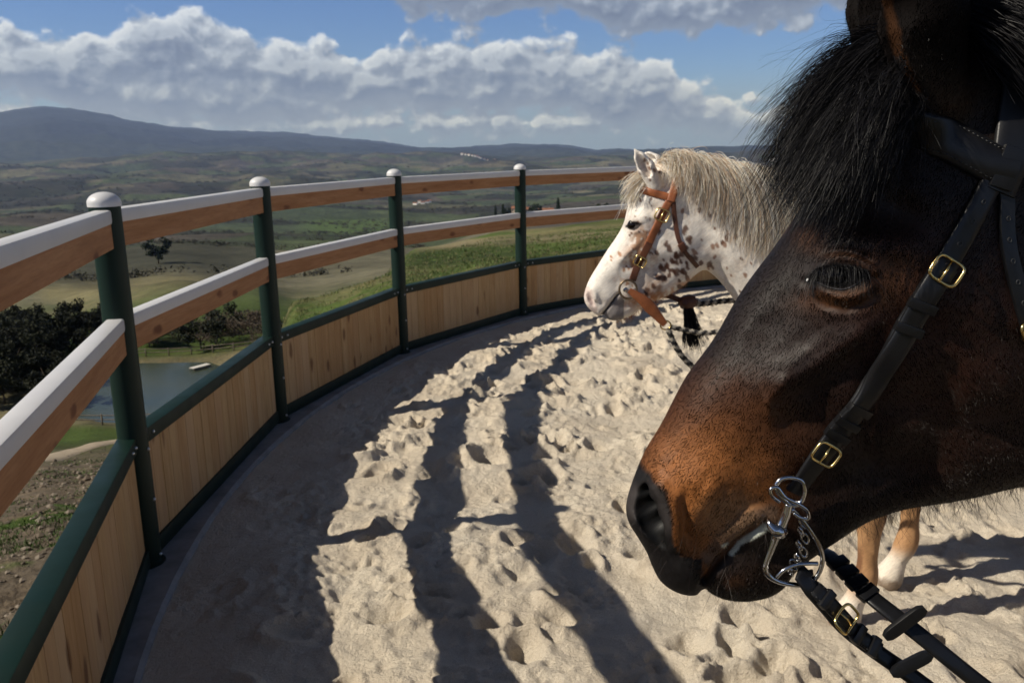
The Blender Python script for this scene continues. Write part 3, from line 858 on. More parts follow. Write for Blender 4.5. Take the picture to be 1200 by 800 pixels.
def b_detail(u, v):
    d = .009 * gau(u, v, 985, 318, 42, 32)                                   # the eye's bulge
    d += .010 * gau(u, v, 1012, 282, 34, 13, 12) + .006 * gau(u, v, 958, 287, 20, 12, -35)   # brow of the orbit
    d -= .013 * gau(u, v, 1062, 252, 22, 15, 25)                             # hollow over the eye
    d += .0045 * ridge(u, v, [(950, 318), (962, 304), (980, 299.5), (998, 302), (1014, 311), (1026, 322)], 4.0, .12)
    d -= .0035 * ridge(u, v, [(955, 300), (970, 292), (988, 292), (1006, 298), (1020, 308)], 2.4)          # crease above the lid
    d += .0050 * ridge(u, v, [(949, 333), (960, 339), (974, 345), (990, 347), (1006, 341), (1022, 328)], 4.2, .1)
    d -= .0035 * ridge(u, v, [(950, 346), (968, 358), (990, 362), (1012, 355), (1030, 338)], 3.2)          # fold under the lid
    d -= .012 * in_lens(u, v, EYE_UP, EYE_LO, 4.0)
    d -= .004 * gau(u, v, 944, 330, 5, 4)
    d += .009 * ridge(u, v, [(1040, 362), (1000, 392), (960, 420), (915, 447), (890, 458)], 11, .3)        # facial crest
    d -= .007 * gau(u, v, 985, 450, 55, 20, -35)
    d += .011 * gau(u, v, 1120, 420, 70, 60)                                 # masseter
    d -= .006 * ridge(u, v, [(1040, 420), (1020, 470), (1012, 520), (1018, 570)], 12, .3)
    d -= .006 * gau(u, v, 905, 385, 30, 16, -52)
    d -= .004 * gau(u, v, 938, 345, 14, 20, -40)
    d += .003 * ridge(u, v, [(990, 375), (950, 405), (920, 425), (890, 430)], 5, .3) + .0025 * ridge(u, v, [(925, 422), (900, 470), (905, 510)], 4, .3)
    # nostril rim and the comma it frames
    d += .0090 * ridge(u, v, [(760, 560), (772, 566), (783, 583), (788, 604), (790, 626), (795, 650)], 7.0, .14)
    d += .004 * gau(u, v, 800, 585, 26, 34)
    d -= .0045 * ridge(u, v, [(808, 560), (803, 590), (800, 620), (806, 645)], 5, .3)
    # lips
    d -= .011 * ridge(u, v, MOUTH, 3.0, .04)
    d += .0030 * ridge(u, v, [(834, 655), (850, 634), (875, 612), (900, 600)], 9, .2)
    d += .006 * gau(u, v, 868, 672, 26, 18, -20)
    d -= .004 * ridge(u, v, [(905, 612), (915, 640), (914, 668)], 8, .3)
    d += .005 * gau(u, v, 815, 668, 20, 14)
    # soft wrinkles of the muzzle
    d -= .0016 * ridge(u, v, [(838, 545), (818, 575), (812, 605)], 4, .3) + .0013 * ridge(u, v, [(860, 560), (838, 592), (828, 622)], 4, .3) + .0012 * ridge(u, v, [(905, 585), (870, 596), (848, 618)], 4, .3)
    d += .0016 * fbm(u / 38, v / 38, 4, 81)
    # neck: jugular groove and muscle
    d -= .012 * ridge(u, v, [(1300, 400), (1400, 480), (1520, 620)], 22, .2)
    return d


def b_ears(G, xs, ys, zs):
    for sgn, base, mid, hi, tip in ((-1, (1092, 112), (1080, 20), (1072, -60), (1066, -130)), (1, (1040, 70), (1028, -5), (1018, -62), (1012, -110))):
        yy = BY + sgn * .062
        A, B, C_, D_ = [on_y(u, v, yy + (sgn * .012 * i)) for i, (u, v) in enumerate((base, mid, hi, tip))]
        capsule_into(G, xs, ys, zs, A, B, .027, .035, .018)
        capsule_into(G, xs, ys, zs, B, C_, .035, .026, .006)
        capsule_into(G, xs, ys, zs, C_, D_, .026, .004, .006)
        o = np.array([-.026, sgn * .004, .004])
        capsule_into(G, xs, ys, zs, A + o * .9 + (B - A) * .35, B + o, .012, .026, .004, 1.0, True)
        capsule_into(G, xs, ys, zs, B + o, C_ + o * .9, .026, .019, .004, 1.0, True)
        capsule_into(G, xs, ys, zs, C_ + o * .9, D_ + o * .4, .019, .003, .004, 1.0, True)


NOS_PTS = [(748, 582, .0085, .024), (755, 598, .0130, .028), (763, 616, .0130, .032), (773, 638, .0070, .034)]
def carve_nostril(y0, pts, width, depth, k=.006):
    def f(G, xs, ys, zs):
        for (u, v, r, dp), (u2, v2, r2, dp2) in zip(pts[:-1], pts[1:]):
            for s in (-1, 1):
                a = on_y(u, v, y0 - dp); b = on_y(u2, v2, y0 - dp2)
                if s > 0: a[1] = 2 * y0 - a[1]; b[1] = 2 * y0 - b[1]
                capsule_into(G, xs, ys, zs, a, b, r, r2, k, 1.0, True)
                if width: capsule_into(G, xs, ys, zs, a, a + np.array([.030, -s * .012 if s > 0 else .012, .016]), r * .95, r * .5, k, 1.0, True)
    return f


F1 = [(1.13, 1.15, .13), (1.20, .95, .095), (1.18, .72, .065), (1.165, .52, .05), (1.16, .47, .046), (1.165, .24, .034), (1.155, .19, .04), (1.115, .10, .034), (1.10, .055, .05), (1.09, .03, .058)]
F2 = [(x + .10, z, r) for x, z, r in F1]
H1 = [(2.22, 1.20, .20), (2.06, .96, .13), (2.30, .70, .075), (2.40, .60, .055), (2.38, .50, .045), (2.36, .24, .037), (2.345, .19, .042), (2.30, .10, .035), (2.285, .055, .05), (2.275, .03, .058)]
H2 = [(x - .16, z, r) for x, z, r in H1]
b_prims = [((.72, BY, 1.50), (1.10, BY, 1.28), .15, .24, .10, .75), ((1.08, BY, 1.16), (1.40, BY, 1.22), .24, .30, .1, .85), ((1.40, BY, 1.24), (2.0, BY, 1.27), .31, .30, .1, .92), ((2.0, BY, 1.28), (2.32, BY, 1.26), .30, .25, .1, .9),
           ((.85, BY, 1.62), (1.25, BY, 1.54), .05, .12, .1), ((1.25, BY, 1.54), (2.1, BY, 1.50), .10, .12, .08)] + legs((F1, F2), (H1, H2), .15, .14, BY)
b_grid = (axis_coords(-.02, .095, .56, 2.75, .0021, .026), axis_coords(-.42, -.118, .118, .42, .0021, .026), axis_coords(-.03, 1.19, 1.945, 2.12, .0021, .026))
V, Q = make_horse(BY, b_outline, [p[:2] for p in b_wpts], [p[2] for p in b_wpts], .05, 1.15, b_detail, b_prims, b_grid,
                  [b_ears, carve_nostril(BY, [*NOS_PTS], 1, 0, .0035)])
V = smooth_mesh(V, Q, 3, .5)
b_me = mesh_from("horse_body", V, Q, True)


def paint_bay(V):
    P = V.copy(); P[:, 1] = BY - np.abs(P[:, 1] - BY)          # both sides alike
    u, v = project(P); x, y, z = V.T
    front = (np.abs(P[:, 0]) < .62)
    n = fbm(u / 45, v / 45, 4, 91); n2 = fbm(u / 12, v / 12, 3, 92)
    blk = np.array([.0062, .0052, .0054]); dark = np.array([.0065, .0040, .0033]); red = np.array([.025, .0078, .0034]); tan = np.array([.275, .100, .027]); pale = np.array([.40, .22, .105])
    C_ = np.tile(dark, (len(V), 1))
    def bl(c, w): w = np.clip(w, 0, 1)[:, None]; C_[:] = C_ * (1 - w) + np.asarray(c) * w
    bl(red, gau(u, v, 1120, 450, 120, 100) * 1.0 + gau(u, v, 1080, 330, 50, 60) * .6 + (z < 1.25) * .8)
    bl([.022, .012, .008], gau(u, v, 880, 420, 60, 35, -55) * .35)
    bl([.072, .028, .010], gau(u, v, 1048, 322, 24, 18, -35) * .9 + gau(u, v, 990, 350, 32, 9, -3) * 1.2 + gau(u, v, 948, 277, 11, 9) * .7 + gau(u, v, 985, 299, 24, 5, 8) * .5)
    # rust muzzle, paler to the lips
    bl([.062, .021, .0065], sstep(1.35, .5, np.hypot((u - 825) / 125, (v - 555) / 118) + .16 * n))
    bl(tan, sstep(1.2, .45, np.hypot((u - 828) / 92, (v - 580) / 90) + .14 * n))
    bl([.11, .040, .012], gau(u, v, 880, 505, 45, 30) * .4)
    bl(pale, sstep(1.1, .3, np.hypot((u - 858) / 52, (v - 606) / 36) + .1 * n) * .62)
    bl([.10, .08, .062], sstep(15, 4, seg_dist(u, v, [(832, 652), (850, 630), (875, 611), (903, 601)])[0] + 4 * n) * .6)
    # black of nostril, lips and chin
    d1, t1 = seg_dist(u, v, [(748, 550), (760, 560), (775, 582), (782, 610), (786, 640), (800, 666), (820, 678)])
    nb = sstep(11, 2, d1 + 3 * n2) + ((u < 745 + .22 * (v - 540)) & (v > 545)) * sstep(545, 565, v) + (v > 655 + 14 * n2 * .3) * (u < 822)
    nb = nb + sstep(0, 3, (v - np.interp(u, [748, 775, 787, 815], [548, 584, 642, 672])) ) * (u < 815) * (u > 730)
    bl(blk, nb)
    dm, tm = seg_dist(u, v, MOUTH)
    mv = np.interp(u, [822, 840, 858, 881, 903, 930], [684, 658, 639, 622, 611, 640])
    bl([.016, .010, .008], sstep(-2, 6, v - mv) * (u > 818) * (u < 925))
    bl([.085, .036, .015], gau(u, v, 862, 682, 9, 5) * .8 + gau(u, v, 890, 672, 16, 10) * .25)
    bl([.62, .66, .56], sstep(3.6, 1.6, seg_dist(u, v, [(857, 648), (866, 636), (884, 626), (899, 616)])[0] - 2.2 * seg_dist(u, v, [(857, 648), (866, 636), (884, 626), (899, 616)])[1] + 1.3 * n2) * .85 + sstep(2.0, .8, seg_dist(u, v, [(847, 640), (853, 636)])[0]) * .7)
    bl([.040, .034, .033], sstep(1.2, .4, np.hypot((u - 742) / 10, (v - 588) / 26)) * .85 + ridge(u, v, [(762, 562), (774, 580), (781, 602), (784, 632)], 4, .2) * .75)  # nostril rim lightened: its lit edge put into the coat colour
    ins = np.zeros(len(V))
    for (ua, va, ra, da), (ub, vb, rb, db) in zip(NOS_PTS[:-1], NOS_PTS[1:]):
        a_ = on_y(ua, va, BY - da); b_ = on_y(ub, vb, BY - db)
        for p_, q_, rp, rq in ((a_, b_, ra, rb), (a_, a_ + np.array([.030, .012, .016]), ra * .95, ra * .5)):
            e_ = q_ - p_; t_ = np.clip(((P - p_) @ e_) / (e_ @ e_), 0, 1); dd_ = np.linalg.norm(P - p_ - t_[:, None] * e_, axis=1) - (rp + (rq - rp) * t_)
            ins = np.maximum(ins, sstep(.0022, .0004, dd_))
    bl([.0012, .0010, .0010], ins)  # shade inside the nostrils painted near black
    # eye skin
    bl([.006, .005, .005], sstep(7, 2, seg_dist(u, v, EYE_LO)[0]) * .95 + in_lens(u, v, EYE_UP, EYE_LO, 3) + sstep(5, 1.5, seg_dist(u, v, EYE_UP)[0]) * .7)
    # neck and body bay with black legs; dark ears with brown rims
    body = sstep(.60, .85, x)
    bl([.060, .022, .010], body)
    bl([.010, .008, .008], sstep(.75, .55, z) * body)
    bl([.0060, .0048, .0045], sstep(150, 120, v) * (u < 1200) * (1 - body))
    bl([.05, .022, .010], sstep(9, 3, seg_dist(u, v, [(1036, -40), (1040, 5), (1054, 62), (1072, 108)])[0] + 3 * n2) * .8 + sstep(7, 2, seg_dist(u, v, [(995, -20), (1001, 22), (1011, 44)])[0]) * .8)
    bl([.030, .017, .010], gau(u, v, 1130, 125, 22, 22) * .8)
    C_ *= (1 + .22 * n + .18 * n2)[:, None]
    return np.clip(C_, .002, 1)


bay_paint = paint_bay(V)
color_attr(b_me, 'coat', bay_paint)
def coat_mat(name, rough, spec, amp=.35, flow=(1, 0, -1), scale=1.0, ear_spec=.5):
    m, g, b = material(name)
    at = g.n('ShaderNodeVertexColor', layer_name='coat').outputs[0]
    pos = g.n('ShaderNodeNewGeometry').outputs['Position']
    # hairs lie along the head: stretch the noise that way
    mp = g.n('ShaderNodeMapping', vector_type='TEXTURE'); g.set(mp.inputs[0], pos)
    mp.inputs[2].default_value = (0, math.radians(-40), 0)
    q = g.vmath('MULTIPLY', mp.outputs[0], (scale * 1.0, scale * 5, scale * 5))
    q = g.vmath('ADD', q, g.vmath('SCALE', g.noise(pos, 9, 3, color=True), scale * .012))
    h1 = g.noise(q, 170, 3, .7); h2 = g.noise(q, 60, 3, .6); h3 = g.noise(pos, 25, 3)
    k = g.math('MULTIPLY', g.maprange(h1, .3, .7, 1 - amp, 1 + amp), g.maprange(h2, .3, .7, .85, 1.15))
    g.set(b.inputs['Base Color'], g.vmath('SCALE', at, k))
    g.set(b.inputs['Roughness'], g.maprange(h2, .3, .7, rough - .08, rough + .1))
    zz = g.n('ShaderNodeSeparateXYZ', ins={0: pos}).outputs[2]
    g.set(b.inputs['Specular IOR Level'], g.maprange(zz, 1.78, 1.86, spec, min(spec, ear_spec)))
    bump(g, b, g.math('ADD', h1, g.math('MULTIPLY', h2, .6)), .16, .0012)
    return m


bay = empty("horse", (BY * 0 + 1.2, BY, 0))
tag(bay, "dark bay horse with rust muzzle, its bridled head in close profile", "horse")
def under(o, root):
    o.parent = root; o.matrix_parent_inverse = Matrix.Translation(-root.location); return o
bay_body = under(obj("body", b_me, coat_mat("bay_coat", .58, .26, .11, ear_spec=.03)), bay)
dg = bpy.context.evaluated_depsgraph_get()
bay_bvh = BVHTree.FromPolygons([tuple(p) for p in V], [tuple(int(i) for i in q) for q in Q])
def bay_hit(u, v):
    d = ray(u, v); h = bay_bvh.ray_cast(Vector(CAMP), Vector(d), 3.0)
    return h[0], h[1]

# ------------------------------------------------------------------ hair, straps and fittings
def hair_mesh(name, paths, w0, w1, mat, parent, cols=None, seed=1):
    """paths (N, K, 3): each strand a thin tapering ribbon"""
    r_ = np.random.default_rng(seed); N, K, _ = paths.shape
    T = np.gradient(paths, axis=1); T /= np.linalg.norm(T, axis=2, keepdims=True) + 1e-9
    side = r_.normal(size=(N, 1, 3)); side = side - (side * T).sum(2, keepdims=True) * T; side /= np.linalg.norm(side, axis=2, keepdims=True) + 1e-9
    w = np.linspace(w0, w1, K)[None, :, None] * .5
    V = np.stack([paths - side * w, paths + side * w], 2).reshape(-1, 3)
    b = (np.arange(N)[:, None] * K + np.arange(K - 1)[None, :]).ravel() * 2
    F = np.stack([b, b + 1, b + 3, b + 2], 1)
    me = mesh_from(name, V, F, True)
    if cols is not None:
        color_attr(me, 'coat', np.repeat(cols, K * 2, axis=0))
    o = obj(name, me, mat); 
    if parent is not None: under(o, parent)
    return o


def guide_hair(guides, n, K, seed, spread=.004, frizz=.01, lmin=.7, lmax=1.1, bvh=None, clump=0, end_spread=.012):
    r_ = np.random.default_rng(seed)
    G_ = np.array([resample(spline(g_, 6), K * 2) for g_ in guides]); ng = len(G_)
    s = r_.uniform(0, ng - 1.0001, n); i = s.astype(int); f = (s - i)[:, None, None]; f = f * f * (3 - 2 * f)
    base = G_[i] * (1 - f) + G_[i + 1] * f
    L = r_.uniform(lmin, lmax, n)[:, None] * np.linspace(0, 1, K)[None, :] * (2 * K - 1) * .95
    k0 = np.clip(L.astype(int), 0, 2 * K - 2); kf = (L - k0)[..., None]
    ar = np.arange(n)[:, None]
    P = base[ar, k0] * (1 - kf) + base[ar, k0 + 1] * kf
    t = np.linspace(0, 1, K)[None, :, None]
    off = r_.normal(size=(n, 1, 3))
    if clump:
        cid = r_.integers(0, clump, n); co = r_.normal(size=(clump, 1, 3)); c2 = r_.normal(size=(clump, 1, 3))
        off = off * .55; P = P + co[cid] * (spread * .8 + end_spread * t) + c2[cid] * frizz * .8 * np.sin(t * 4 + cid[:, None, None])
    P = P + off * (spread + end_spread * t ** 1.3 * .6)
    ph = r_.uniform(0, 6.28, (n, 1, 3)); fr = r_.uniform(3, 9, (n, 1, 3))
    P = P + frizz * t ** 1.5 * np.sin(fr * t + ph) * r_.uniform(.2, 1, (n, 1, 1))
    if bvh is not None:
        Pf = P.reshape(-1, 3)
        for q in range(len(Pf)):
            p = Vector(Pf[q]); nr = bvh.find_nearest(p, .06)
            if nr[0] is not None and (p - nr[0]).dot(nr[1]) < .0015:
                Pf[q] = nr[0] + nr[1] * (.002 + .004 * ((q * 7919) % 97) / 97)
        P = Pf.reshape(n, K, 3)
    return P


def hair_mat(name, col, rough=.42, spec=.35, attr=False, sheer=0.0):
    m, g, b = material(name)
    if attr:
        g.set(b.inputs['Base Color'], g.n('ShaderNodeVertexColor', layer_name='coat').outputs[0])
    else:
        pos = g.n('ShaderNodeNewGeometry').outputs['Position']
        g.set(b.inputs['Base Color'], g.mix(g.maprange(g.noise(pos, 60, 3), .35, .65), col, tuple(c * 1.9 for c in col)))
    b.inputs['Roughness'].default_value = rough; b.inputs['Specular IOR Level'].default_value = spec
    if sheer:                                                # light also comes through fair hair
        tr = g.n('ShaderNodeBsdfTranslucent'); g.set(tr.inputs[0], b.inputs['Base Color'].links[0].from_socket); mx = g.n('ShaderNodeMixShader', ins={0: sheer}); out = [q for q in g.t.nodes if q.type == 'OUTPUT_MATERIAL'][0]
        g.t.links.new(b.outputs[0], mx.inputs[1]); g.t.links.new(tr.outputs[0], mx.inputs[2]); g.t.links.new(mx.outputs[0], out.inputs[0])
    return m


M_black_hair = hair_mat("black_hair", (.0050, .0046, .0052), .52, .20)
gb = lambda pts: [on_y(u, v, BY + dy) for u, v, dy in pts]
FL = [[(1040, 54, .02), (1014, 60, .005), (984, 80, -.01), (956, 110, -.02), (932, 144, -.022), (915, 178, -.02)],
      [(1044, 64, .01), (1012, 86, -.02), (978, 120, -.03), (950, 158, -.04), (930, 196, -.04), (918, 232, -.04)],
      [(1050, 78, -.01), (1020, 112, -.05), (986, 156, -.065), (960, 200, -.07), (938, 246, -.07)],
      [(1056, 94, -.035), (1030, 130, -.07), (1004, 168, -.09), (980, 208, -.095), (960, 246, -.098)],
      [(1048, 100, -.05), (1028, 134, -.088), (1010, 170, -.10), (996, 204, -.104), (984, 232, -.108)],
      [(1040, 104, -.055), (1028, 132, -.092), (1016, 162, -.104), (1006, 188, -.106), (1001, 204, -.106)]]
P = guide_hair([gb(q) for q in FL], 12000, 12, 3, spread=.006, frizz=.006, lmin=.45, lmax=1.12, bvh=bay_bvh, clump=160, end_spread=.010)
hair_mesh("forelock", P, .0006, .0002, M_black_hair, bay)
P = guide_hair([gb(q) for q in FL[:3]], 500, 12, 5, spread=.010, frizz=.016, lmin=.5, lmax=1.1, bvh=None, clump=0, end_spread=.020)
hair_mesh("stray_forelock_hair", P, .0003, .0001, M_black_hair, bay)
# mane: from the crest behind the ears, lying back and down the near side
MG = []
for u, v in ((1095, 12), (1130, 2), (1170, 0), (1210, 0), (1300, 20), (1430, 76), (1560, 146), (1700, 230)):
    MG.append(gb([(u, v, .0), (u + 14, v - 5, -.02), (u + 48, v + 8, -.055), (u + 100, v + 34, -.085), (u + 150, v + 80, -.10)]))
P = guide_hair(MG, 8000, 10, 7, spread=.007, frizz=.004, bvh=bay_bvh, clump=120, end_spread=.010)
hair_mesh("mane", P, .0008, .0003, M_black_hair, bay)
# tail
tl = [[(2.62 + a, BY + b, 1.42), (2.74 + a, BY + b * 1.5, 1.25), (2.76 + a, BY + b * 2, .95), (2.72 + a, BY + b * 2, .55)] for a, b in ((0, -.04), (.02, 0), (0, .04))]
hair_mesh("tail", guide_hair([np.array(t_) for t_ in tl], 900, 10, 9, spread=.015, frizz=.02, clump=40, end_spread=.03), .003, .001, M_black_hair, bay)

# eyes
M_eye = simple("horse_eye", (.006, .004, .003), .12, var=.2, scale=60, bumps=0, spec=.32)
h_, n_ = bay_hit(982, 324)
for s in (-1, 1):
    c = np.array(h_) + np.array([.001, .0165, -.001]); c[1] = BY + s * (BY - c[1])
    bm = bmesh.new(); bmesh.ops.create_uvsphere(bm, u_segments=32, v_segments=20, radius=.0215, matrix=Matrix.Translation(c))
    me = bpy.data.meshes.new("eye"); bm.to_mesh(me); bm.free(); me.polygons.foreach_set('use_smooth', [True] * len(me.polygons))
    under(obj("eye", me, M_eye), bay)
# wet rim of the lower lid, lashes
pts = []
for u, v in spline(EYE_LO, 8)[4:-3]:
    p, n_ = bay_hit(u, v + 1.6)
    if p is not None: pts.append(np.array(p) + np.array([0, -.0012, .0]))
mb = MB(); mb.tube(pts, .0009, 6); under(mb.build("lid_rim", simple("wet_lid", (.05, .045, .045), .12, var=.1, bumps=.3, spec=.8), None, True), bay)
mb = MB(); 
for u, v, r in ((946, 328, .0016),):
    p, n_ = bay_hit(u, v); mb.lathe([(r * math.cos(a_), r * math.sin(a_)) for a_ in np.linspace(-1.4, 1.4, 6)], 8, Matrix.Translation(Vector(p) + Vector((0, -.001, 0))))
under(mb.build("tear_drop", simple("tear", (.5, .5, .5), .1, var=0, bumps=0, spec=.8), None, True), bay)
r_ = np.random.default_rng(4); L_ = []
up = spline(EYE_UP, 10)
for k in range(330):
    u, v = up[int(r_.uniform(6, len(up) - 4))]; p, n_ = bay_hit(u + r_.normal() * .6, v + r_.normal() * 1.2 - .5)
    if p is None: continue
    p = np.array(p); ln = r_.uniform(.014, .027); sx_ = (u - 985) / 40 + r_.normal() * .55
    L_.append([p + ln * np.array([t * sx_ * .35, -t * .42 - .03, -t * t * .85 - .1 * t]) for t in np.linspace(0, 1, 6)])
hair_mesh("eyelash", np.array(L_), .00045, .00015, M_black_hair, bay)

# short coat: single tapering hairs lying along the skin, and the longer ones under the jaw
def coat_hair(name, V, Q, colors, root, n, length, width, flow, region, lift, mat, seed, jit=.28):
    r_ = np.random.default_rng(seed)
    c = V[Q].mean(1); ok = region(c)
    Fq = Q[ok]; a, b_, d_ = V[Fq[:, 0]], V[Fq[:, 1]], V[Fq[:, 3]]
    nr = np.cross(b_ - a, d_ - a); ar = np.linalg.norm(nr, axis=1) + 1e-12; nr /= ar[:, None]
    pick = r_.choice(len(Fq), n, p=ar / ar.sum())
    s, t = r_.random((2, n, 1)); P = a[pick] + s * (b_ - a)[pick] + t * (d_ - a)[pick]; N = nr[pick]
    fl = flow(P); fl = fl + r_.normal(size=(n, 3)) * jit; fl = fl - (fl * N).sum(1, keepdims=True) * N; fl /= np.linalg.norm(fl, axis=1, keepdims=True) + 1e-9
    sd = np.cross(N, fl); L = (length * r_.uniform(.6, 1.3, (n, 1))); W = width * r_.uniform(.7, 1.3, (n, 1))
    lf = lift * r_.uniform(.4, 1.5, (n, 1))
    tip = P + L * (fl * np.cos(lf) + N * np.sin(lf)); base = P - N * .0006
    Vv = np.stack([base - sd * W * .5, base + sd * W * .5, tip], 1).reshape(-1, 3)
    F = np.arange(3 * n).reshape(n, 3)
    me = mesh_from(name, Vv, F, False)
    C_ = colors[Fq[pick][:, 0]] * np.clip(r_.normal(1.10, .22, (n, 1)), .6, 2.0)
    color_attr(me, 'coat', np.repeat(np.clip(C_, .001, 1), 3, axis=0))
    me.polygons.foreach_set('use_smooth', [True] * len(me.polygons))
    nn_ = N + fl * .25 + r_.normal(size=N.shape) * .18; nn_ /= np.linalg.norm(nn_, axis=1, keepdims=True)
    me.normals_split_custom_set_from_vertices(np.repeat(nn_, 3, axis=0).astype(np.float32))
    return under(obj(name, me, mat), root)


def bay_flow(P):
    u, v = project(P)
    ang = np.radians(118 + 20 * np.sin(u / 90) + 16 * fbm(u / 60, v / 60, 3, 55)) - np.radians(55) * sstep(950, 1100, u) * sstep(300, 450, v) 
    return np.stack([np.cos(ang), 0 * ang, -np.sin(ang)], 1)
bay_left = lambda c: ((c[:, 1] < BY + .03) | (c[:, 2] > 1.865)) & (c[:, 0] < .60) & (c[:, 2] > 1.2) & (c[:, 2] < 2.0)
def coat_region(c):
    u, v = project(c)
    k = bay_left(c) & ~((np.abs(u - 982) < 38) & (np.abs(v - 322) < 18))
    k &= ~((u < np.interp(v, [540, 580, 640, 668, 700], [752, 782, 795, 815, 822])) & (v > 545))      # bare skin of nose
    mv = np.interp(u, [822, 840, 858, 881, 903, 930], [684, 658, 639, 622, 611, 640])
    return k & ~((np.abs(v - mv - 6) < 11) & (u > 815) & (u < 910))
M_coat_hair = hair_mat("coat_hair", (0, 0, 0), .38, .30, True)
coat_hair("coat_hair", V, Q, bay_paint, bay, 260000, .0055, .00042, bay_flow, coat_region, .09, M_coat_hair, 12)


def jaw_hairs(n, u0, u1, length, seed, spread=1.0):
    r_ = np.random.default_rng(seed); L_ = []
    for k in range(n):
        u = r_.uniform(u0, u1); v = 0
        for vv in np.arange(702, 540, -1.5):
            p, n_ = bay_hit(u, vv)
            if p is not None: break
        if p is None: continue
        p = np.array(p) + np.array([0, r_.uniform(0, .03), .003]); ln = length * r_.uniform(.4, 1.2)
        d = np.array([r_.normal() * .35 + .25, r_.normal() * .25, -1.0]); d /= np.linalg.norm(d); bend = np.array([r_.normal() * .4, r_.normal() * .3, 0])
        L_.append([p + ln * (t * d + t * t * bend * .5) for t in np.linspace(0, 1, 6)])
    return np.array(L_)


M_jaw = hair_mat("jaw_hair", (.012, .007, .005), .45, .3)
hair_mesh("jaw_hair", np.concatenate([jaw_hairs(800, 985, 1215, .024, 21), jaw_hairs(260, 1020, 1200, .042, 22), jaw_hairs(90, 830, 930, .022, 23)]), .00035, .00012, M_jaw, bay)
# long feelers on the muzzle
r_ = np.random.default_rng(31); L_ = []
for u, v in [(r_.uniform(742, 900), r_.uniform(600, 692)) for _ in range(60)]:
    p, n_ = bay_hit(u, v)
    if p is None: continue
    p = np.array(p); d = np.array(n_) + np.array([-.4, 0, -.7]) + r_.normal(size=3) * .3; d /= np.linalg.norm(d); ln = r_.uniform(.015, .04)
    L_.append([p + ln * (t * d + t * t * np.array([0, 0, -.25])) for t in np.linspace(0, 1, 6)])
hair_mesh("whisker", np.array(L_), .0003, .0001, M_jaw, bay)

# ------------------------------------------------------------------ black bridle
def leather(name, col, rough, var=.25):
    m, g, b = material(name)
    pos = g.n('ShaderNodeNewGeometry').outputs['Position']
    n1 = g.noise(pos, 45, 5, .6); n2 = g.noise(pos, 420, 3, .6); n3 = g.noise(pos, 14, 3)
    g.set(b.inputs['Base Color'], g.mix(g.maprange(n1, .3, .7), tuple(c * (1 - var) for c in col), tuple(c * (1 + var) for c in col)))
    g.set(b.inputs['Roughness'], g.maprange(n3, .3, .7, rough - .08, rough + .12)); b.inputs['Specular IOR Level'].default_value = .36
    bump(g, b, g.math('ADD', g.math('MULTIPLY', n2, .5), n1), .22, .0012)
    return m


M_leather = leather("black_leather", (.0070, .0070, .0080), .33)
M_stitch = simple("stitching", (.026, .026, .027), .6, var=.1, bumps=0)
M_brass = simple("brass", (.78, .58, .24), .22, metal=1.0, var=.12, scale=80, bumps=.05)
M_steel = simple("steel", (.55, .55, .56), .14, metal=1.0, var=.12, scale=60, bumps=.04)


def surf_path(px, hit, n=40, off=.001, smooth=3):
    pts = []; nrm = []
    for u, v in resample(spline(px, 8), n):
        p, n_ = hit(u, v)
        if p is None: continue
        pts.append(np.array(p)); nrm.append(np.array(n_))
    pts = np.array(pts); nrm = np.array(nrm)
    for _ in range(smooth):
        q = pts.copy(); q[1:-1] = (pts[:-2] + pts[1:-1] * 2 + pts[2:]) / 4; pts = q
        q = nrm.copy(); q[1:-1] = (nrm[:-2] + nrm[1:-1] + nrm[2:]) / 3; nrm = q / np.linalg.norm(q, axis=1, keepdims=True)
    return pts + nrm * off, nrm


def ribbon(mb, pts, nrm, width, thick, bulge=0.0, caps=True):
    """strap of rounded cross-section lying on its path; width may vary"""
    pts = np.asarray(pts, float); nrm = np.asarray(nrm, float); n = len(pts)
    Wd = np.asarray(width) if hasattr(width, '__len__') else np.full(n, width)
    T = np.gradient(pts, axis=0); T /= np.linalg.norm(T, axis=1, keepdims=True) + 1e-12
    S_ = np.cross(T, nrm); S_ /= np.linalg.norm(S_, axis=1, keepdims=True) + 1e-12; N = np.cross(S_, T)
    pr = [(-.5, 0), (-.5, .55), (-.44, .92), (-.2, 1 + bulge * .7), (0, 1 + bulge), (.2, 1 + bulge * .7), (.44, .92), (.5, .55), (.5, 0)]
    V = []; F = []; k = len(pr)
    for i in range(n):
        for a, b in pr: V.append(pts[i] + S_[i] * a * Wd[i] + N[i] * (b - .1) * thick)
    for i in range(n - 1):
        for j in range(k): F.append((i * k + j, i * k + (j + 1) % k, (i + 1) * k + (j + 1) % k, (i + 1) * k + j))
    if caps: F.append(tuple(range(k))[::-1]); F.append(tuple((n - 1) * k + j for j in range(k)))
    mb.add(V, F)
    return T, S_, N


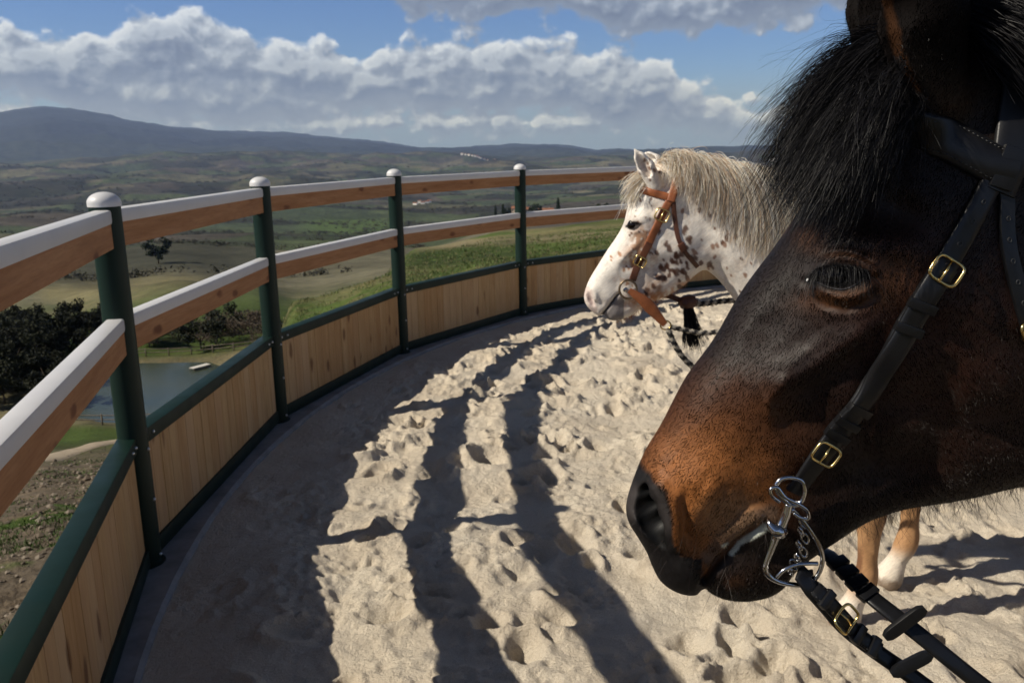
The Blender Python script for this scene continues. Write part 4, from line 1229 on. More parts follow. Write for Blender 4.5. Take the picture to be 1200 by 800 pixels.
def strap(name, px, width, thick, root, hit=bay_hit, mat=None, n=40, off=.001, stitch=None, bulge=0.0, path=None, holes=None):
    P_, N_ = path if path is not None else surf_path(px, hit, n, off)
    mb = MB(); T, S_, N = ribbon(mb, P_, N_, width, thick, bulge)
    o = under(mb.build(name, mat or M_leather, None, True, 50), root)
    if stitch:
        q = MB(); s = np.r_[0, np.cumsum(np.linalg.norm(np.diff(P_, axis=0), axis=1))]
        for d in np.arange(.006, s[-1] - .004, .0042):
            i = min(np.searchsorted(s, d), len(P_) - 1); w = width[i] if hasattr(width, '__len__') else width
            for sg in (-1, 1):
                c = P_[i - 1] + (P_[i] - P_[i - 1]) * (d - s[i - 1]) / max(s[i] - s[i - 1], 1e-9) + S_[i] * sg * w * stitch + N[i] * thick * .90
                q.tube([c - T[i] * .0012, c + N[i] * .0004, c + T[i] * .0012], .0005, 5)
        so_ = q.build("stitching", M_stitch, None, True); so_.parent = o; so_.matrix_parent_inverse = o.matrix_world.inverted()
    if holes:
        q = MB()
        for f_ in holes:
            i = int(f_ * (len(P_) - 1)); c = P_[i] + N[i] * thick * .93
            M_ = Matrix((( *T[i], 0), (*S_[i], 0), (*N[i], 0), (0, 0, 0, 1))).transposed(); M_.translation = Vector(c)
            q.tube([M_ @ Vector((.0021 * math.cos(a_), .0017 * math.sin(a_), 0)) for a_ in np.linspace(0, 2 * math.pi, 10, endpoint=False)], .0006, 5, True)
        h_o = q.build("strap_hole", M_stitch, None, True); h_o.parent = o
    return o, P_, N_


def buckle(name, c, t, n, w, l, rad, mat, root, round_end=False):
    """rounded frame with a tongue; t along the strap, n out of it"""
    c = np.array(c, float); t = np.array(t, float); t /= np.linalg.norm(t); n = np.array(n, float); n -= t * (n @ t); n /= np.linalg.norm(n); s = np.cross(t, n)
    q = []
    for a in np.linspace(0, 2 * math.pi, 28, endpoint=False):
        e = .45; ca, sa = math.cos(a), math.sin(a)
        q.append(c + t * l * .5 * math.copysign(abs(ca) ** e, ca) + s * w * .5 * math.copysign(abs(sa) ** e, sa) + n * (.0015 + .002 * abs(sa)))
    mb = MB(); mb.tube(q, rad, 8, True)
    o = under(mb.build(name, mat, None, True), root)
    mb = MB(); mb.tube([c - t * l * .5, c + n * .003, c + t * l * .55 + n * .002], rad * .75, 7)
    tg = mb.build("buckle_tongue", mat, None, True); tg.parent = o; tg.matrix_parent_inverse = o.matrix_world.inverted()
    return o


def keeper(name, c, t, n, w, l, thick, mat, root):
    c = np.array(c, float); t = np.array(t, float); t /= np.linalg.norm(t); n = np.array(n, float); n -= t * (n @ t); n /= np.linalg.norm(n); s = np.cross(t, n)
    M_ = Matrix(((*t, 0), (*s, 0), (*n, 0), (0, 0, 0, 1))).transposed(); M_.translation = Vector(c)
    mb = MB(); mb.box((-l / 2, -w / 2, -.001), (l / 2, w / 2, thick), M_, bev=.0012)
    return under(mb.build(name, mat, None, True, 50), root)


def at_path(P_, N_, f):
    i = min(max(int(f * (len(P_) - 1)), 1), len(P_) - 2); return P_[i], P_[i + 1] - P_[i - 1], N_[i]


bridle = empty("bridle", (.35, .72, 1.6)); tag(bridle, "black leather bridle with brass buckles and steel curb bit on the dark bay horse", "bridle")
# browband, carried on round the forehead
bbpx = [(1028, 122), (1052, 135), (1078, 148), (1105, 162), (1130, 176), (1158, 191), (1186, 200)]
P_, N_ = surf_path(bbpx, bay_hit, 36, .002)
front = [P_[0] * 0 + np.array([P_[0][0] - .022 * k ** .75, P_[0][1] + (BY - P_[0][1]) * k / 5, P_[0][2] + .003 * k]) for k in range(1, 6)]
fn = [np.array([-.25 * k, -1 + k / 5, .1]) for k in range(1, 6)]
full = np.concatenate([np.array(front)[::-1], P_]); fulln = np.concatenate([np.array(fn)[::-1], N_])
for i in range(5):
    nr = bay_bvh.find_nearest(Vector(full[i])); full[i] = np.array(nr[0]) + np.array(nr[1]) * .002; fulln[i] = np.array(nr[1])
mir = full[::-1].copy(); mir[:, 1] = 2 * BY - mir[:, 1]; mirn = fulln[::-1].copy(); mirn[:, 1] *= -1
strap("browband", None, .034, .0060, bridle, path=(np.concatenate([mir[:-1], full]), np.concatenate([mirn[:-1], fulln])), stitch=.38, bulge=.55)
pb, tb, nb_ = at_path(full, fulln, .96); keeper("browband_loop", pb, tb, nb_, .036, .020, .0075, M_leather, bridle)
# crown piece over the poll
cr_px = [(1168, 226), (1178, 200), (1186, 160), (1190, 110), (1188, 60), (1180, 22)]
P_, N_ = surf_path(cr_px, bay_hit, 30, .002)
P2 = P_[::-1].copy(); N2 = N_[::-1].copy(); 
top = np.array([[P_[-1][0] - .002, BY, P_[-1][2] + .022]]); topn = np.array([[0, 0, 1.0]])
P3 = np.concatenate([P_, top, np.stack([P_[::-1][:, 0], 2 * BY - P_[::-1][:, 1], P_[::-1][:, 2]], 1)]); N3 = np.concatenate([N_, topn, np.stack([N_[::-1][:, 0], -N_[::-1][:, 1], N_[::-1][:, 2]], 1)])
strap("crown_strap", None, .030, .005, bridle, path=(P3, N3), stitch=None)
# cheek strap in two lengths
ck = [(1172, 204), (1160, 214), (1140, 252), (1120, 288), (1101, 320), (1080, 353), (1060, 384), (1040, 424), (1018, 454), (998, 482), (980, 504)]
o, P_, N_ = strap("cheek_strap", ck, .0205, .004, bridle, n=60, off=.0015, holes=[.12, .2, .28, .36])
ck2 = [(1106, 312), (1090, 338), (1072, 366), (1054, 398), (1028, 440), (1006, 472), (985, 498), (962, 527), (944, 551), (928, 573)]
o2, Q_, M__ = strap("lower_cheek_strap", ck2, .0205, .004, bridle, n=50, off=.005)
c, t, n_ = at_path(Q_, M__, .015); buckle("cheek_buckle", c + n_ * .004, t, n_, .0255, .021, .0015, M_brass, bridle)
for f_ in (.17, .27): c, t, n_ = at_path(Q_, M__, f_); keeper("keeper", c, t, n_, .0250, .009, .0062, M_leather, bridle)
for f_ in (.63, .69, .74): c, t, n_ = at_path(Q_, M__, f_); keeper("keeper", c, t, n_, .0250, .008, .0062, M_leather, bridle)
c, t, n_ = at_path(Q_, M__, .83); buckle("bit_buckle", c + n_ * .004, t, n_, .0245, .020, .0014, M_brass, bridle)
# throat lash
tl_px = [(1172, 208), (1178, 225), (1178, 250), (1179, 280), (1185, 312), (1194, 345), (1204, 380), (1218, 420), (1236, 462), (1252, 500)]
o, P_, N_ = strap("throat_strap", tl_px, .0145, .0035, bridle, n=50, holes=[.18, .26, .34, .42, .5])
c, t, n_ = at_path(P_, N_, .60); buckle("throat_buckle", c + n_ * .003, t, n_, .020, .018, .0014, M_brass, bridle)

# the curb bit
hb, nb_ = bay_hit(905, 612); YB = hb[1] - .012
bp = lambda pts, dy=0.0: [on_y(u, v, YB + dy + (q[0] if (q := rest) else 0)) for u, v, *rest in pts]
bit = empty("bit", on_y(925, 620, YB)); bit.parent = bridle; bit.matrix_parent_inverse = Matrix.Translation(-bridle.location)
def bitpart(name, pts, r, closed=False, nn=8, sp=6):
    mb = MB(); P4 = spline(bp(pts), sp, closed); R = r if not hasattr(r, '__len__') else np.interp(np.linspace(0, 1, len(P4)), np.linspace(0, 1, len(r)), r)
    mb.tube(P4, list(R) if hasattr(R, '__len__') else R, nn, closed)
    o = mb.build(name, M_steel, None, True); o.parent = bit; o.matrix_parent_inverse = Matrix.Translation(-Vector(bit.location) ); o.matrix_parent_inverse = (Matrix.Translation(bridle.location).inverted() @ Matrix.Identity(4)); o.matrix_parent_inverse = Matrix.Translation(-Vector(on_y(925, 620, YB))); return o


bitpart("cheek_ring", [(909, 572), (914, 562), (926, 559), (939, 563), (943, 575), (939, 587), (930, 592), (919, 586)], .0024, True)
bitpart("curb_hook", [(914, 588, -.003), (905, 581, -.004), (903, 573, -.004), (911, 571, -.004), (920, 582, -.005), (935, 590, -.006), (946, 598, -.005), (947, 607, -.004), (938, 606, -.003), (930, 601, -.002)], .0019)
bitpart("bit_cheek", [(924, 590), (922, 600), (918, 610), (912, 622), (908, 632), (903, 645), (898, 658), (897, 668), (903, 676), (915, 682), (933, 685), (946, 684), (955, 678), (961, 668), (964, 655), (961, 642), (954, 628), (945, 615), (936, 604), (928, 596)], [.0042, .0046, .0050, .0058, .0038, .0031, .0029, .0031, .0029, .0026, .0025, .0024, .0024, .0023, .0023, .0022, .0022, .0022, .0024, .0030], nn=10)
bitpart("mouthpiece_boss", [(900, 607, .002), (902, 613, -.001), (908, 620, -.003), (914, 623, -.003), (920, 620, -.001)], [.0008, .0035, .0068, .0070, .0045], nn=10)
bitpart("rein_slot_bar", [(910, 676, -.001), (918, 668, -.002), (930, 662, -.002), (945, 660, -.002), (958, 660, -.001)], .0022)
for k, (u, v) in enumerate([(941, 612), (938, 622), (943, 630), (936, 638), (941, 646), (934, 653), (930, 661), (926, 669)]):
    pts = []
    a0 = .9 + k * 1.57 * .8
    for a in np.linspace(0, 2 * math.pi, 10, endpoint=False):
        x, y = 6.2 * math.cos(a), 3.9 * math.sin(a); tw = (k % 2) * 1.1
        pts.append((u + x * .5 - y * math.cos(tw) * .8, v + x * .9 + y * math.cos(tw) * .5, .006 + .004 * math.sin(tw) * math.sin(a) * 2 + .001 * (k % 2)))
    bitpart("curb_chain_link", pts, .0013, True, 7, 3)
mb = MB(); mb.tube(spline([on_y(912, 622, YB), np.array([hb[0] + .004, BY - .03, hb[2] - .002]), np.array([hb[0] + .004, BY + .03, hb[2] - .002]), on_y(912, 622, YB) * np.array([1, -1, 1]) + np.array([0, 2 * BY, 0])], 6), .006, 10)
o = mb.build("mouthpiece", M_steel, None, True); o.parent = bit; o.matrix_parent_inverse = Matrix.Translation(-Vector(on_y(925, 620, YB)))

# reins
def free_strap(name, P4, width, thick, root, mat=None, twist=0.0, n=60, stitch=None, nudge=None):
    P4 = resample(spline(P4, 8), n)
    T = np.gradient(P4, axis=0); T /= np.linalg.norm(T, axis=1, keepdims=True)
    vd = CAMP - P4; vd = np.tile(vd[0] / np.linalg.norm(vd[0]), (n, 1)) + np.array([twist, 0, 0]); N_ = vd - (vd * T).sum(1, keepdims=True) * T; N_ /= np.linalg.norm(N_, axis=1, keepdims=True)
    return strap(name, None, width, thick, root, mat=mat, path=(P4, N_), stitch=stitch)
r1 = [on_y(944, 668, YB + .004), on_y(940, 676, YB - .006), on_y(950, 690, YB - .008), on_y(966, 708, YB - .006), on_y(990, 735, YB - .006), on_y(1028, 764, YB - .008), on_y(1066, 790, YB - .012), on_y(1100, 815, YB - .016), on_y(1240, 915, YB - .03),
      np.array([.62, .62, 1.04]), np.array([.80, .585, 1.05]), np.array([1.0, .58, 1.18]), np.array([1.16, .64, 1.46]), np.array([1.24, .74, 1.63])]
o, P_, N_ = free_strap("near_rein", r1, .0165, .0035, bridle, twist=.5, n=110)
r1b = [on_y(943, 668, YB + .006), on_y(946, 682, YB + .002), on_y(960, 694, YB - .010), on_y(980, 716, YB - .0115), on_y(1006, 744, YB - .012), on_y(1030, 762, YB - .0125)]
o, P5, N5 = free_strap("rein_billet", r1b, .0165, .0035, bridle, twist=.5, n=40, stitch=.4)
def near_frame(P_, N_, u, v):
    uv = np.stack(project(P_), 1); i = int(np.argmin((uv[:, 0] - u) ** 2 + (uv[:, 1] - v) ** 2)); i = min(max(i, 1), len(P_) - 2); return P_[i], P_[i + 1] - P_[i - 1], N_[i]
c, t, n_ = near_frame(P5, N5, 986, 722); buckle("rein_buckle", c + n_ * .004, t, n_, .026, .020, .0015, M_brass, bridle)
for u, v in ((966, 702), (1005, 743), (1022, 757)): c, t, n_ = near_frame(P5, N5, u, v); keeper("keeper", c, t, n_, .0205, .009, .006, M_leather, bridle)
YF = 2 * BY - YB
r2 = [on_y(940, 648, YF), on_y(962, 645, YF - .04), on_y(985, 664, YF - .07), on_y(1010, 690, YF - .10), on_y(1042, 716, YF - .125), on_y(1078, 744, YF - .14), on_y(1150, 802, YF - .15), on_y(1280, 900, YF - .12),
      np.array([.66, .93, 1.03]), np.array([.82, 1.02, 1.05]), np.array([1.0, 1.06, 1.18]), np.array([1.16, 1.0, 1.46]), np.array([1.24, .90, 1.63])]
o, P6, N6 = free_strap("far_rein", r2, .0165, .0035, bridle, twist=.5, n=110)
for u, v in ((978, 658), (992, 672), (1006, 687), (1020, 699)): c, t, n_ = near_frame(P6, N6, u, v); keeper("keeper", c, t, n_, .0215, .012, .006, M_leather, bridle)
# leather stops sliding on the reins
for PP, NN, (u, v), (ua, va), (ub, vb) in ((P6, N6, (1059, 728), (1036, 746), (1083, 711)), (P_, N_, (1068, 789), (1044, 789), (1091, 765))):
    yy = near_frame(PP, NN, u, v)[0][1]
    A_ = on_y(ua, va, yy - .006); B_ = on_y(ub, vb, yy - .006)
    P7 = np.array([A_ + (B_ - A_) * t for t in np.linspace(0, 1, 12)]); vd = CAMP - P7[0]; vd /= np.linalg.norm(vd)
    w7 = .0135 * np.sqrt(np.clip(1 - (np.linspace(-1, 1, 12) * .97) ** 6, .05, 1))
    mb = MB(); ribbon(mb, P7, np.tile(vd + np.array([.9, 0, .0]), (12, 1)), list(w7), .005); ribbon(mb, P7 + vd * -.010, np.tile(vd + np.array([.9, 0, .0]), (12, 1)), list(w7), .003)
    under(mb.build("rein_stop", M_leather, None, True, 50), bridle)

# ------------------------------------------------------------------ the spotted white horse beyond
WY = 3.0
w_outline = [(741, 224), (748, 212), (758, 203), (770, 194), (780, 189), (800, 188), (830, 193), (860, 199), (900, 206), (960, 220), (1040, 236),
             (1090, 330), (1060, 430), (1000, 440), (940, 415), (900, 390), (875, 368), (858, 347), (845, 330), (833, 319), (824, 316), (814, 322), (802, 333), (786, 344), (770, 351), (755, 358), (745, 366), (735, 371.5),
             (724, 375), (714, 374.5), (709, 370), (705.5, 368), (702, 370), (696, 366.5), (690, 361), (686, 355), (684.5, 347), (686.5, 338), (691, 327), (700, 312), (712, 293), (723, 277), (731, 262), (735, 246)]
w_wpts = [(688, 349, .040), (700, 362, .034), (700, 335, .045), (715, 365, .036), (735, 366, .032), (715, 345, .050), (705, 315, .048), (730, 315, .060), (740, 340, .050), (725, 285, .065), (745, 262, .095), (737, 245, .08),
          (770, 320, .064), (770, 290, .085), (800, 315, .070), (800, 280, .088), (790, 240, .085), (765, 205, .065), (780, 195, .05), (825, 250, .085), (830, 300, .080), (830, 200, .05), (860, 320, .09), (870, 260, .10), (900, 215, .055), (950, 320, .14), (1000, 400, .15), (1040, 250, .09)]
W_EU = [(734, 265.5), (737, 262.5), (742, 260.5), (747, 261), (751, 263)]
W_EL = [(734, 265), (738, 268), (743, 269), (747, 267), (751, 262.5)]
W_MO = [(705.5, 368), (711, 362), (717, 354), (723, 346), (727, 343)]
def w_detail(u, v):
    d = .008 * gau(u, v, 743, 262, 11, 9) + .010 * gau(u, v, 750, 252, 10, 4, 15) - .010 * gau(u, v, 764, 245, 6, 4, 20)
    d += .004 * ridge(u, v, [(734, 262), (741, 256.5), (748, 257.5), (753, 262)], 1.4, .1) + .005 * ridge(u, v, [(735, 269), (742, 272), (750, 269)], 1.6, .1) - .012 * in_lens(u, v, W_EU, W_EL, 1.6)
    d += .008 * ridge(u, v, [(756, 275), (742, 290), (730, 302), (722, 310)], 3.2, .3) - .006 * gau(u, v, 735, 312, 14, 6, -40)
    d += .010 * gau(u, v, 796, 297, 18, 16) - .006 * ridge(u, v, [(772, 295), (766, 315), (766, 335)], 3.5, .3)
    d += .006 * ridge(u, v, [(690, 338), (695, 340), (698, 347), (698, 355)], 2.2, .2)
    d -= .010 * ridge(u, v, W_MO, 1.1, .05) + .004 * gau(u, v, 724, 330, 6, 9, 20)
    d += .004 * gau(u, v, 722, 368, 8, 5)
    d -= .010 * ridge(u, v, [(835, 300), (860, 330), (900, 370)], 7, .2)
    return d + .002 * fbm(u / 12, v / 12, 4, 85)


def w_ears(G, xs, ys, zs):
    for sgn, base, mid, tip in ((-1, (768, 216), (757, 196), (744, 175.5)), (1, (772, 200), (766, 190), (756, 179.5))):
        A, B, D_ = [on_y(u, v, WY + sgn * (.058 + .010 * i)) for i, (u, v) in enumerate((base, mid, tip))]
        C_ = B * .45 + D_ * .55
        capsule_into(G, xs, ys, zs, A, B, .028, .030, .016); capsule_into(G, xs, ys, zs, B, C_, .030, .020, .006); capsule_into(G, xs, ys, zs, C_, D_, .020, .004, .005)
        o = np.array([-.010, sgn * .020 if sgn < 0 else -.01, .006])
        capsule_into(G, xs, ys, zs, B + o - (B - A) * .5, B + o, .012, .019, .004, 1.0, True); capsule_into(G, xs, ys, zs, B + o, D_ + o * .5, .019, .003, .004, 1.0, True)


dx = .14
def sh(L, d=0, s=.96): return [(x + dx + d, z * s, r * .95) for x, z, r in L]
w_prims = [((.88, WY, 1.50), (1.20, WY, 1.26), .15, .23, .10, .75), ((1.22, WY, 1.12), (1.52, WY, 1.18), .23, .29, .1, .85), ((1.52, WY, 1.20), (2.1, WY, 1.22), .30, .29, .1, .92), ((2.1, WY, 1.24), (2.44, WY, 1.22), .29, .24, .1, .9),
           ((1.05, WY, 1.58), (1.40, WY, 1.48), .05, .12, .1), ((1.40, WY, 1.48), (2.2, WY, 1.46), .10, .12, .08)] + legs((sh(F1), sh(F2, .20)), (sh(H1), sh(H2)), .155, .14, WY)
w_grid = (axis_coords(.18, .245, .93, 2.95, .0042, .03), axis_coords(-.42, -.125, .125, .42, .0042, .025), axis_coords(-.03, 1.17, 1.80, 1.84, .0042, .026))
WV, WQ = make_horse(WY, w_outline, [p[:2] for p in w_wpts], [p[2] for p in w_wpts], .05, 1.15, w_detail, w_prims, w_grid,
                    [w_ears, carve_nostril(WY, [(689, 345, .008, .026), (692, 352, .010, .030), (695, 357, .006, .030)], 0, 0)])
WV = smooth_mesh(WV, WQ, 2, .5)
w_me = mesh_from("horse_body", WV, WQ, True)


def paint_spotted(V):
    P = V.copy(); P[:, 1] = WY - np.abs(P[:, 1] - WY)
    u, v = project(P); x, y, z = V.T
    n = fbm(u / 14, v / 14, 4, 95); n2 = fbm(u / 4, v / 4, 3, 96)
    white = np.array([.74, .69, .62]); C_ = np.tile(white, (len(V), 1))
    def bl(c, w): w = np.clip(w, 0, 1)[:, None]; C_[:] = C_ * (1 - w) + np.asarray(c) * w
    bl([.52, .42, .34], sstep(-.1, .4, n + .5 * n2) * .45 * (u > 765))
    # roan patches round the eye, cheek and under the jaw
    bl([.36, .21, .13], (gau(u, v, 752, 278, 9, 11) + gau(u, v, 740, 302, 8, 9) * .9 + gau(u, v, 730, 328, 9, 4) * .5 + gau(u, v, 757, 297, 10, 16) * .6) * sstep(-.35, .3, n2 + .4 * n) * 1.1)
    bl([.33, .27, .24], gau(u, v, 742, 263, 9, 6) * .75)
    bl([.42, .17, .06], (gau(u, v, 757, 350, 22, 7, -12) + gau(u, v, 800, 336, 14, 5, -25) * .7) * sstep(-.5, .2, n2))
    bl([.25, .12, .06], gau(u, v, 770, 335, 14, 9) * sstep(-.3, .4, n) * .8)
    # spots
    r_ = np.random.default_rng(17); S_ = []
    for k in range(46): S_.append((r_.normal(790, 14), r_.normal(306, 18), r_.uniform(2.2, 5.4), (.085, .032, .018)))
    for k in range(26): S_.append((r_.uniform(738, 768), r_.uniform(232, 300), r_.uniform(1.0, 2.2), (.15, .075, .045)))
    for k in range(70): S_.append((r_.uniform(800, 930), r_.uniform(215, 385), r_.uniform(1.6, 4.2), (.26, .14, .09) if k % 2 else (.11, .05, .03)))
    for k in range(12): S_.append((r_.uniform(748, 775), r_.uniform(185, 215), r_.uniform(1.3, 2.6), (.16, .08, .05)))
    for k in range(12): S_.append((r_.uniform(716, 742), r_.uniform(296, 335), r_.uniform(1.4, 3.2), (.36, .17, .08)))
    for k in range(260): S_.append((r_.uniform(930, 1500), r_.uniform(180, 520), r_.uniform(3, 9), (.14, .06, .035)))
    for a, b, r, c in S_:
        m = (np.abs(u - a) < r * 3) & (np.abs(v - b) < r * 3.4)
        if not m.any(): continue
        an = r_.uniform(50, 110); q = np.sqrt(-2 * np.log(np.maximum(gau(u[m], v[m], a, b, r * .62, r * .40, an), 1e-9)))
        w = sstep(2.1, 1.2, q + 1.1 * n2[m])[:, None] * .9
        C_[m] = C_[m] * (1 - w) + np.array(c) * w
    # pink and grey of the muzzle
    bl([.55, .40, .36], sstep(8, 2, seg_dist(u, v, [(688, 342), (691, 352), (696, 362)])[0] + 2 * n2) * .6)
    bl([.30, .22, .21], sstep(3.5, 1, seg_dist(u, v, [(689, 346), (693, 355)])[0]) * .8)
    mv = np.interp(u, [705, 711, 717, 723, 727, 740], [368, 362, 354, 346, 343, 356])
    bl([.17, .155, .155], sstep(-1, 1.5, v - mv) * (u > 705) * (u < 731) * .9)
    bl([.02, .016, .016], sstep(1.6, .6, seg_dist(u, v, W_MO)[0]))
    bl([.02, .015, .014], sstep(1.8, .7, np.minimum(seg_dist(u, v, W_EU)[0], seg_dist(u, v, W_EL)[0])) + in_lens(u, v, W_EU, W_EL, 1))
    bl([.30, .20, .15], gau(u, v, 757, 198, 4, 12, -30) * .6 * (u < 762))
    # legs: tan with a dark streak, white over the hoof
    lg = sstep(.98, .86, z) * (x > .9)
    bl([.36, .20, .095], lg); bl([.12, .05, .025], lg * sstep(.1, .45, fbm(x / .03, z / .25, 3, 98)) * .8)
    bl([.62, .55, .46], sstep(.20, .12, z) * lg); bl([.20, .15, .11], sstep(.062, .05, z) * lg)
    return np.clip(C_ * (1 + .08 * n2)[:, None], .004, .85)


w_col = paint_spotted(WV); color_attr(w_me, 'coat', w_col)
spotted = empty("horse", (1.4, WY, 0)); tag(spotted, "white horse with brown spots, blond mane and tan leather bridle beyond the dark horse", "horse")
under(obj("body", w_me, coat_mat("spotted_coat", .6, .25, .10, scale=.6)), spotted)
w_bvh = BVHTree.FromPolygons([tuple(p) for p in WV], [tuple(int(i) for i in q) for q in WQ])
def w_hit(u, v):
    h = w_bvh.ray_cast(Vector(CAMP), Vector(ray(u, v)), 6.0); return h[0], h[1]
h_, n_ = w_hit(742.5, 264)
for s in (-1, 1):
    c = np.array(h_) + np.array([0, .0145, 0]); c[1] = WY + s * (WY - c[1])
    bm = bmesh.new(); bmesh.ops.create_uvsphere(bm, u_segments=24, v_segments=16, radius=.020, matrix=Matrix.Translation(c))
    me = bpy.data.meshes.new("eye"); bm.to_mesh(me); bm.free(); me.polygons.foreach_set('use_smooth', [True] * len(me.polygons)); under(obj("eye", me, M_eye), spotted)
M_hairc = hair_mat("blond_hair", (0, 0, 0), .5, .25, True, .45)
gw = lambda pts: [on_y(u, v, WY + dy) for u, v, dy in pts]
WG = []
for u, v, L in ((776, 190, 20), (786, 187, 30), (798, 188, 44), (812, 190, 54), (828, 193, 70), (845, 197, 88), (862, 200, 102), (882, 204, 108), (905, 208, 108), (950, 219, 100), (1030, 236, 90)):
    WG.append(gw([(u, v, .01), (u + 8, v - 2, -.03), (u + 12 + L * .10, v + L * .22, -.085), (u + 10 + L * .22, v + L * .60, -.118), (u + 8 + L * .20, v + L, -.128)]))
def strand_cols(n, seed, pal):
    r_ = np.random.default_rng(seed); p = np.array(pal); return np.clip(p[r_.integers(0, len(p), n)] * r_.uniform(.75, 1.2, (n, 1)), 0, .85)
PAL = [(.85, .80, .71), (.82, .73, .60), (.72, .57, .40), (.85, .82, .76), (.56, .39, .25), (.85, .78, .66)]
Pm = guide_hair(WG, 11000, 10, 41, spread=.009, frizz=.006, lmin=.5, lmax=1.1, bvh=w_bvh, clump=60, end_spread=.012)
hair_mesh("mane", Pm, .0015, .0006, M_hairc, spotted, strand_cols(len(Pm), 3, PAL))
WF = [gw(q) for q in ([(766, 200, .01), (752, 206, .0), (742, 218, -.01), (739, 228, -.01), (737, 236, -.01)], [(764, 203, .0), (754, 210, -.03), (745, 221, -.045), (740, 233, -.05), (737, 240, -.05)], [(762, 206, -.01), (756, 212, -.05), (750, 219, -.06), (745, 226, -.065)])]
Pm = guide_hair(WF, 420, 8, 43, spread=.006, frizz=.006, bvh=w_bvh, clump=30, end_spread=.012)
hair_mesh("forelock", Pm, .0024, .001, M_hairc, spotted, strand_cols(len(Pm), 5, PAL[:4]))
r_ = np.random.default_rng(45); L_ = []
for k in range(700):
    u = r_.uniform(722, 815); 
    for vv in np.arange(385, 320, -1.0):
        p, n_ = w_hit(u, vv)
        if p is not None: break
    if p is None: continue
    p = np.array(p) + np.array([0, r_.uniform(0, .05), .004]); ln = r_.uniform(.008, .03) * (1.0 if u < 775 else .6)
    L_.append([p + ln * np.array([t * .35 + r_.normal() * .05, r_.normal() * .05, -t]) for t in np.linspace(0, 1, 5)])
hair_mesh("beard", np.array(L_), .0016, .0006, M_hairc, spotted, strand_cols(len(L_), 7, [(.40, .17, .06), (.32, .13, .05), (.5, .3, .16)]))
tl = [[(2.72 + a, WY + b, 1.36), (2.84 + a, WY + b * 1.5, 1.20), (2.86 + a, WY + b * 2, .9), (2.82 + a, WY + b * 2, .5)] for a, b in ((0, -.04), (.02, 0), (0, .04))]
Pm = guide_hair([np.array(t_) for t_ in tl], 700, 10, 47, spread=.015, frizz=.02, clump=40, end_spread=.03)
hair_mesh("tail", Pm, .003, .001, M_hairc, spotted, strand_cols(len(Pm), 9, PAL))

# tan bridle
M_tan = leather("tan_leather", (.235, .078, .030), .42); M_brn = leather("brown_leather", (.085, .032, .018), .45)
wb = empty("bridle", tuple(on_y(770, 280, WY - .1))); tag(wb, "tan leather bridle with brass buckles on the spotted white horse", "bridle")
def wstrap(name, px, w, t, mat, n=30, off=.002): return strap(name, px, w, t, wb, hit=w_hit, mat=mat, n=n, off=off)
P_, N_ = surf_path([(748, 221), (758, 224), (772, 228), (786, 232)], w_hit, 18, .003)
full = np.concatenate([[ [P_[0][0] - .03, WY, P_[0][2] + .0], [P_[0][0] - .022, P_[0][1] + .045, P_[0][2]]], P_]); fulln = np.concatenate([[[-1, 0, .2], [-.8, -.5, .2]], N_])
for i in range(2):
    nr = w_bvh.find_nearest(Vector(full[i])); full[i] = np.array(nr[0]) + np.array(nr[1]) * .003; fulln[i] = np.array(nr[1])
mir = full[::-1].copy(); mir[:, 1] = 2 * WY - mir[:, 1]; mirn = fulln[::-1].copy(); mirn[:, 1] *= -1
strap("browband", None, .026, .005, wb, mat=M_tan, path=(np.concatenate([mir[:-1], full]), np.concatenate([mirn[:-1], fulln])), bulge=.3)
P_, N_ = surf_path([(786, 236), (790, 222), (794, 208), (796, 196), (796, 191)], w_hit, 18, .008)
P3 = np.concatenate([P_, [[P_[-1][0], WY, P_[-1][2] + .02]], np.stack([P_[::-1][:, 0], 2 * WY - P_[::-1][:, 1], P_[::-1][:, 2]], 1)]); N3 = np.concatenate([N_, [[0, 0, 1]], np.stack([N_[::-1][:, 0], -N_[::-1][:, 1], N_[::-1][:, 2]], 1)])
strap("crown_strap", None, .028, .005, wb, mat=M_tan, path=(P3, N3))
o, P_, N_ = wstrap("cheek_strap", [(787, 230), (782, 240), (776, 251), (770, 264), (764, 276), (759, 289)], .027, .006, M_tan)
c, t, n_ = at_path(P_, N_, .40); buckle("cheek_buckle", c + n_ * .006, t, n_, .046, .040, .003, M_brass, wb)
o, P_, N_ = wstrap("lower_cheek_strap", [(761, 284), (756, 295), (750, 306), (745, 317), (741, 328)], .025, .006, M_brn, off=.003)
c, t, n_ = at_path(P_, N_, .50); buckle("cheek_buckle", c + n_ * .006, t, n_, .042, .036, .003, M_brass, wb)
o, P_, N_ = wstrap("throat_strap", [(789, 236), (790, 250), (792, 265), (795, 280), (802, 294), (810, 304), (817, 312)], .016, .005, M_brn)
c, t, n_ = at_path(P_, N_, .66); keeper("keeper", c, t, n_, .024, .030, .009, M_brn, wb)
h_, n_ = w_hit(737, 336); cy = h_[1] - .014
mb = MB(); mb.tube([on_y(736 + 10.2 * math.cos(a), 339 + 10.8 * math.sin(a), cy) for a in np.linspace(0, 2 * math.pi, 28, endpoint=False)], .0042, 8, True)
under(mb.build("bit_ring", simple("old_brass", (.20, .15, .10), .4, metal=.9, var=.3), None, True), wb)
mb = MB(); mb.tube([on_y(732, 340, cy + .004), (h_[0], WY - .02, h_[2]), (h_[0], WY + .02, h_[2])], .007, 8); under(mb.build("mouthpiece", M_steel, None, True), wb)
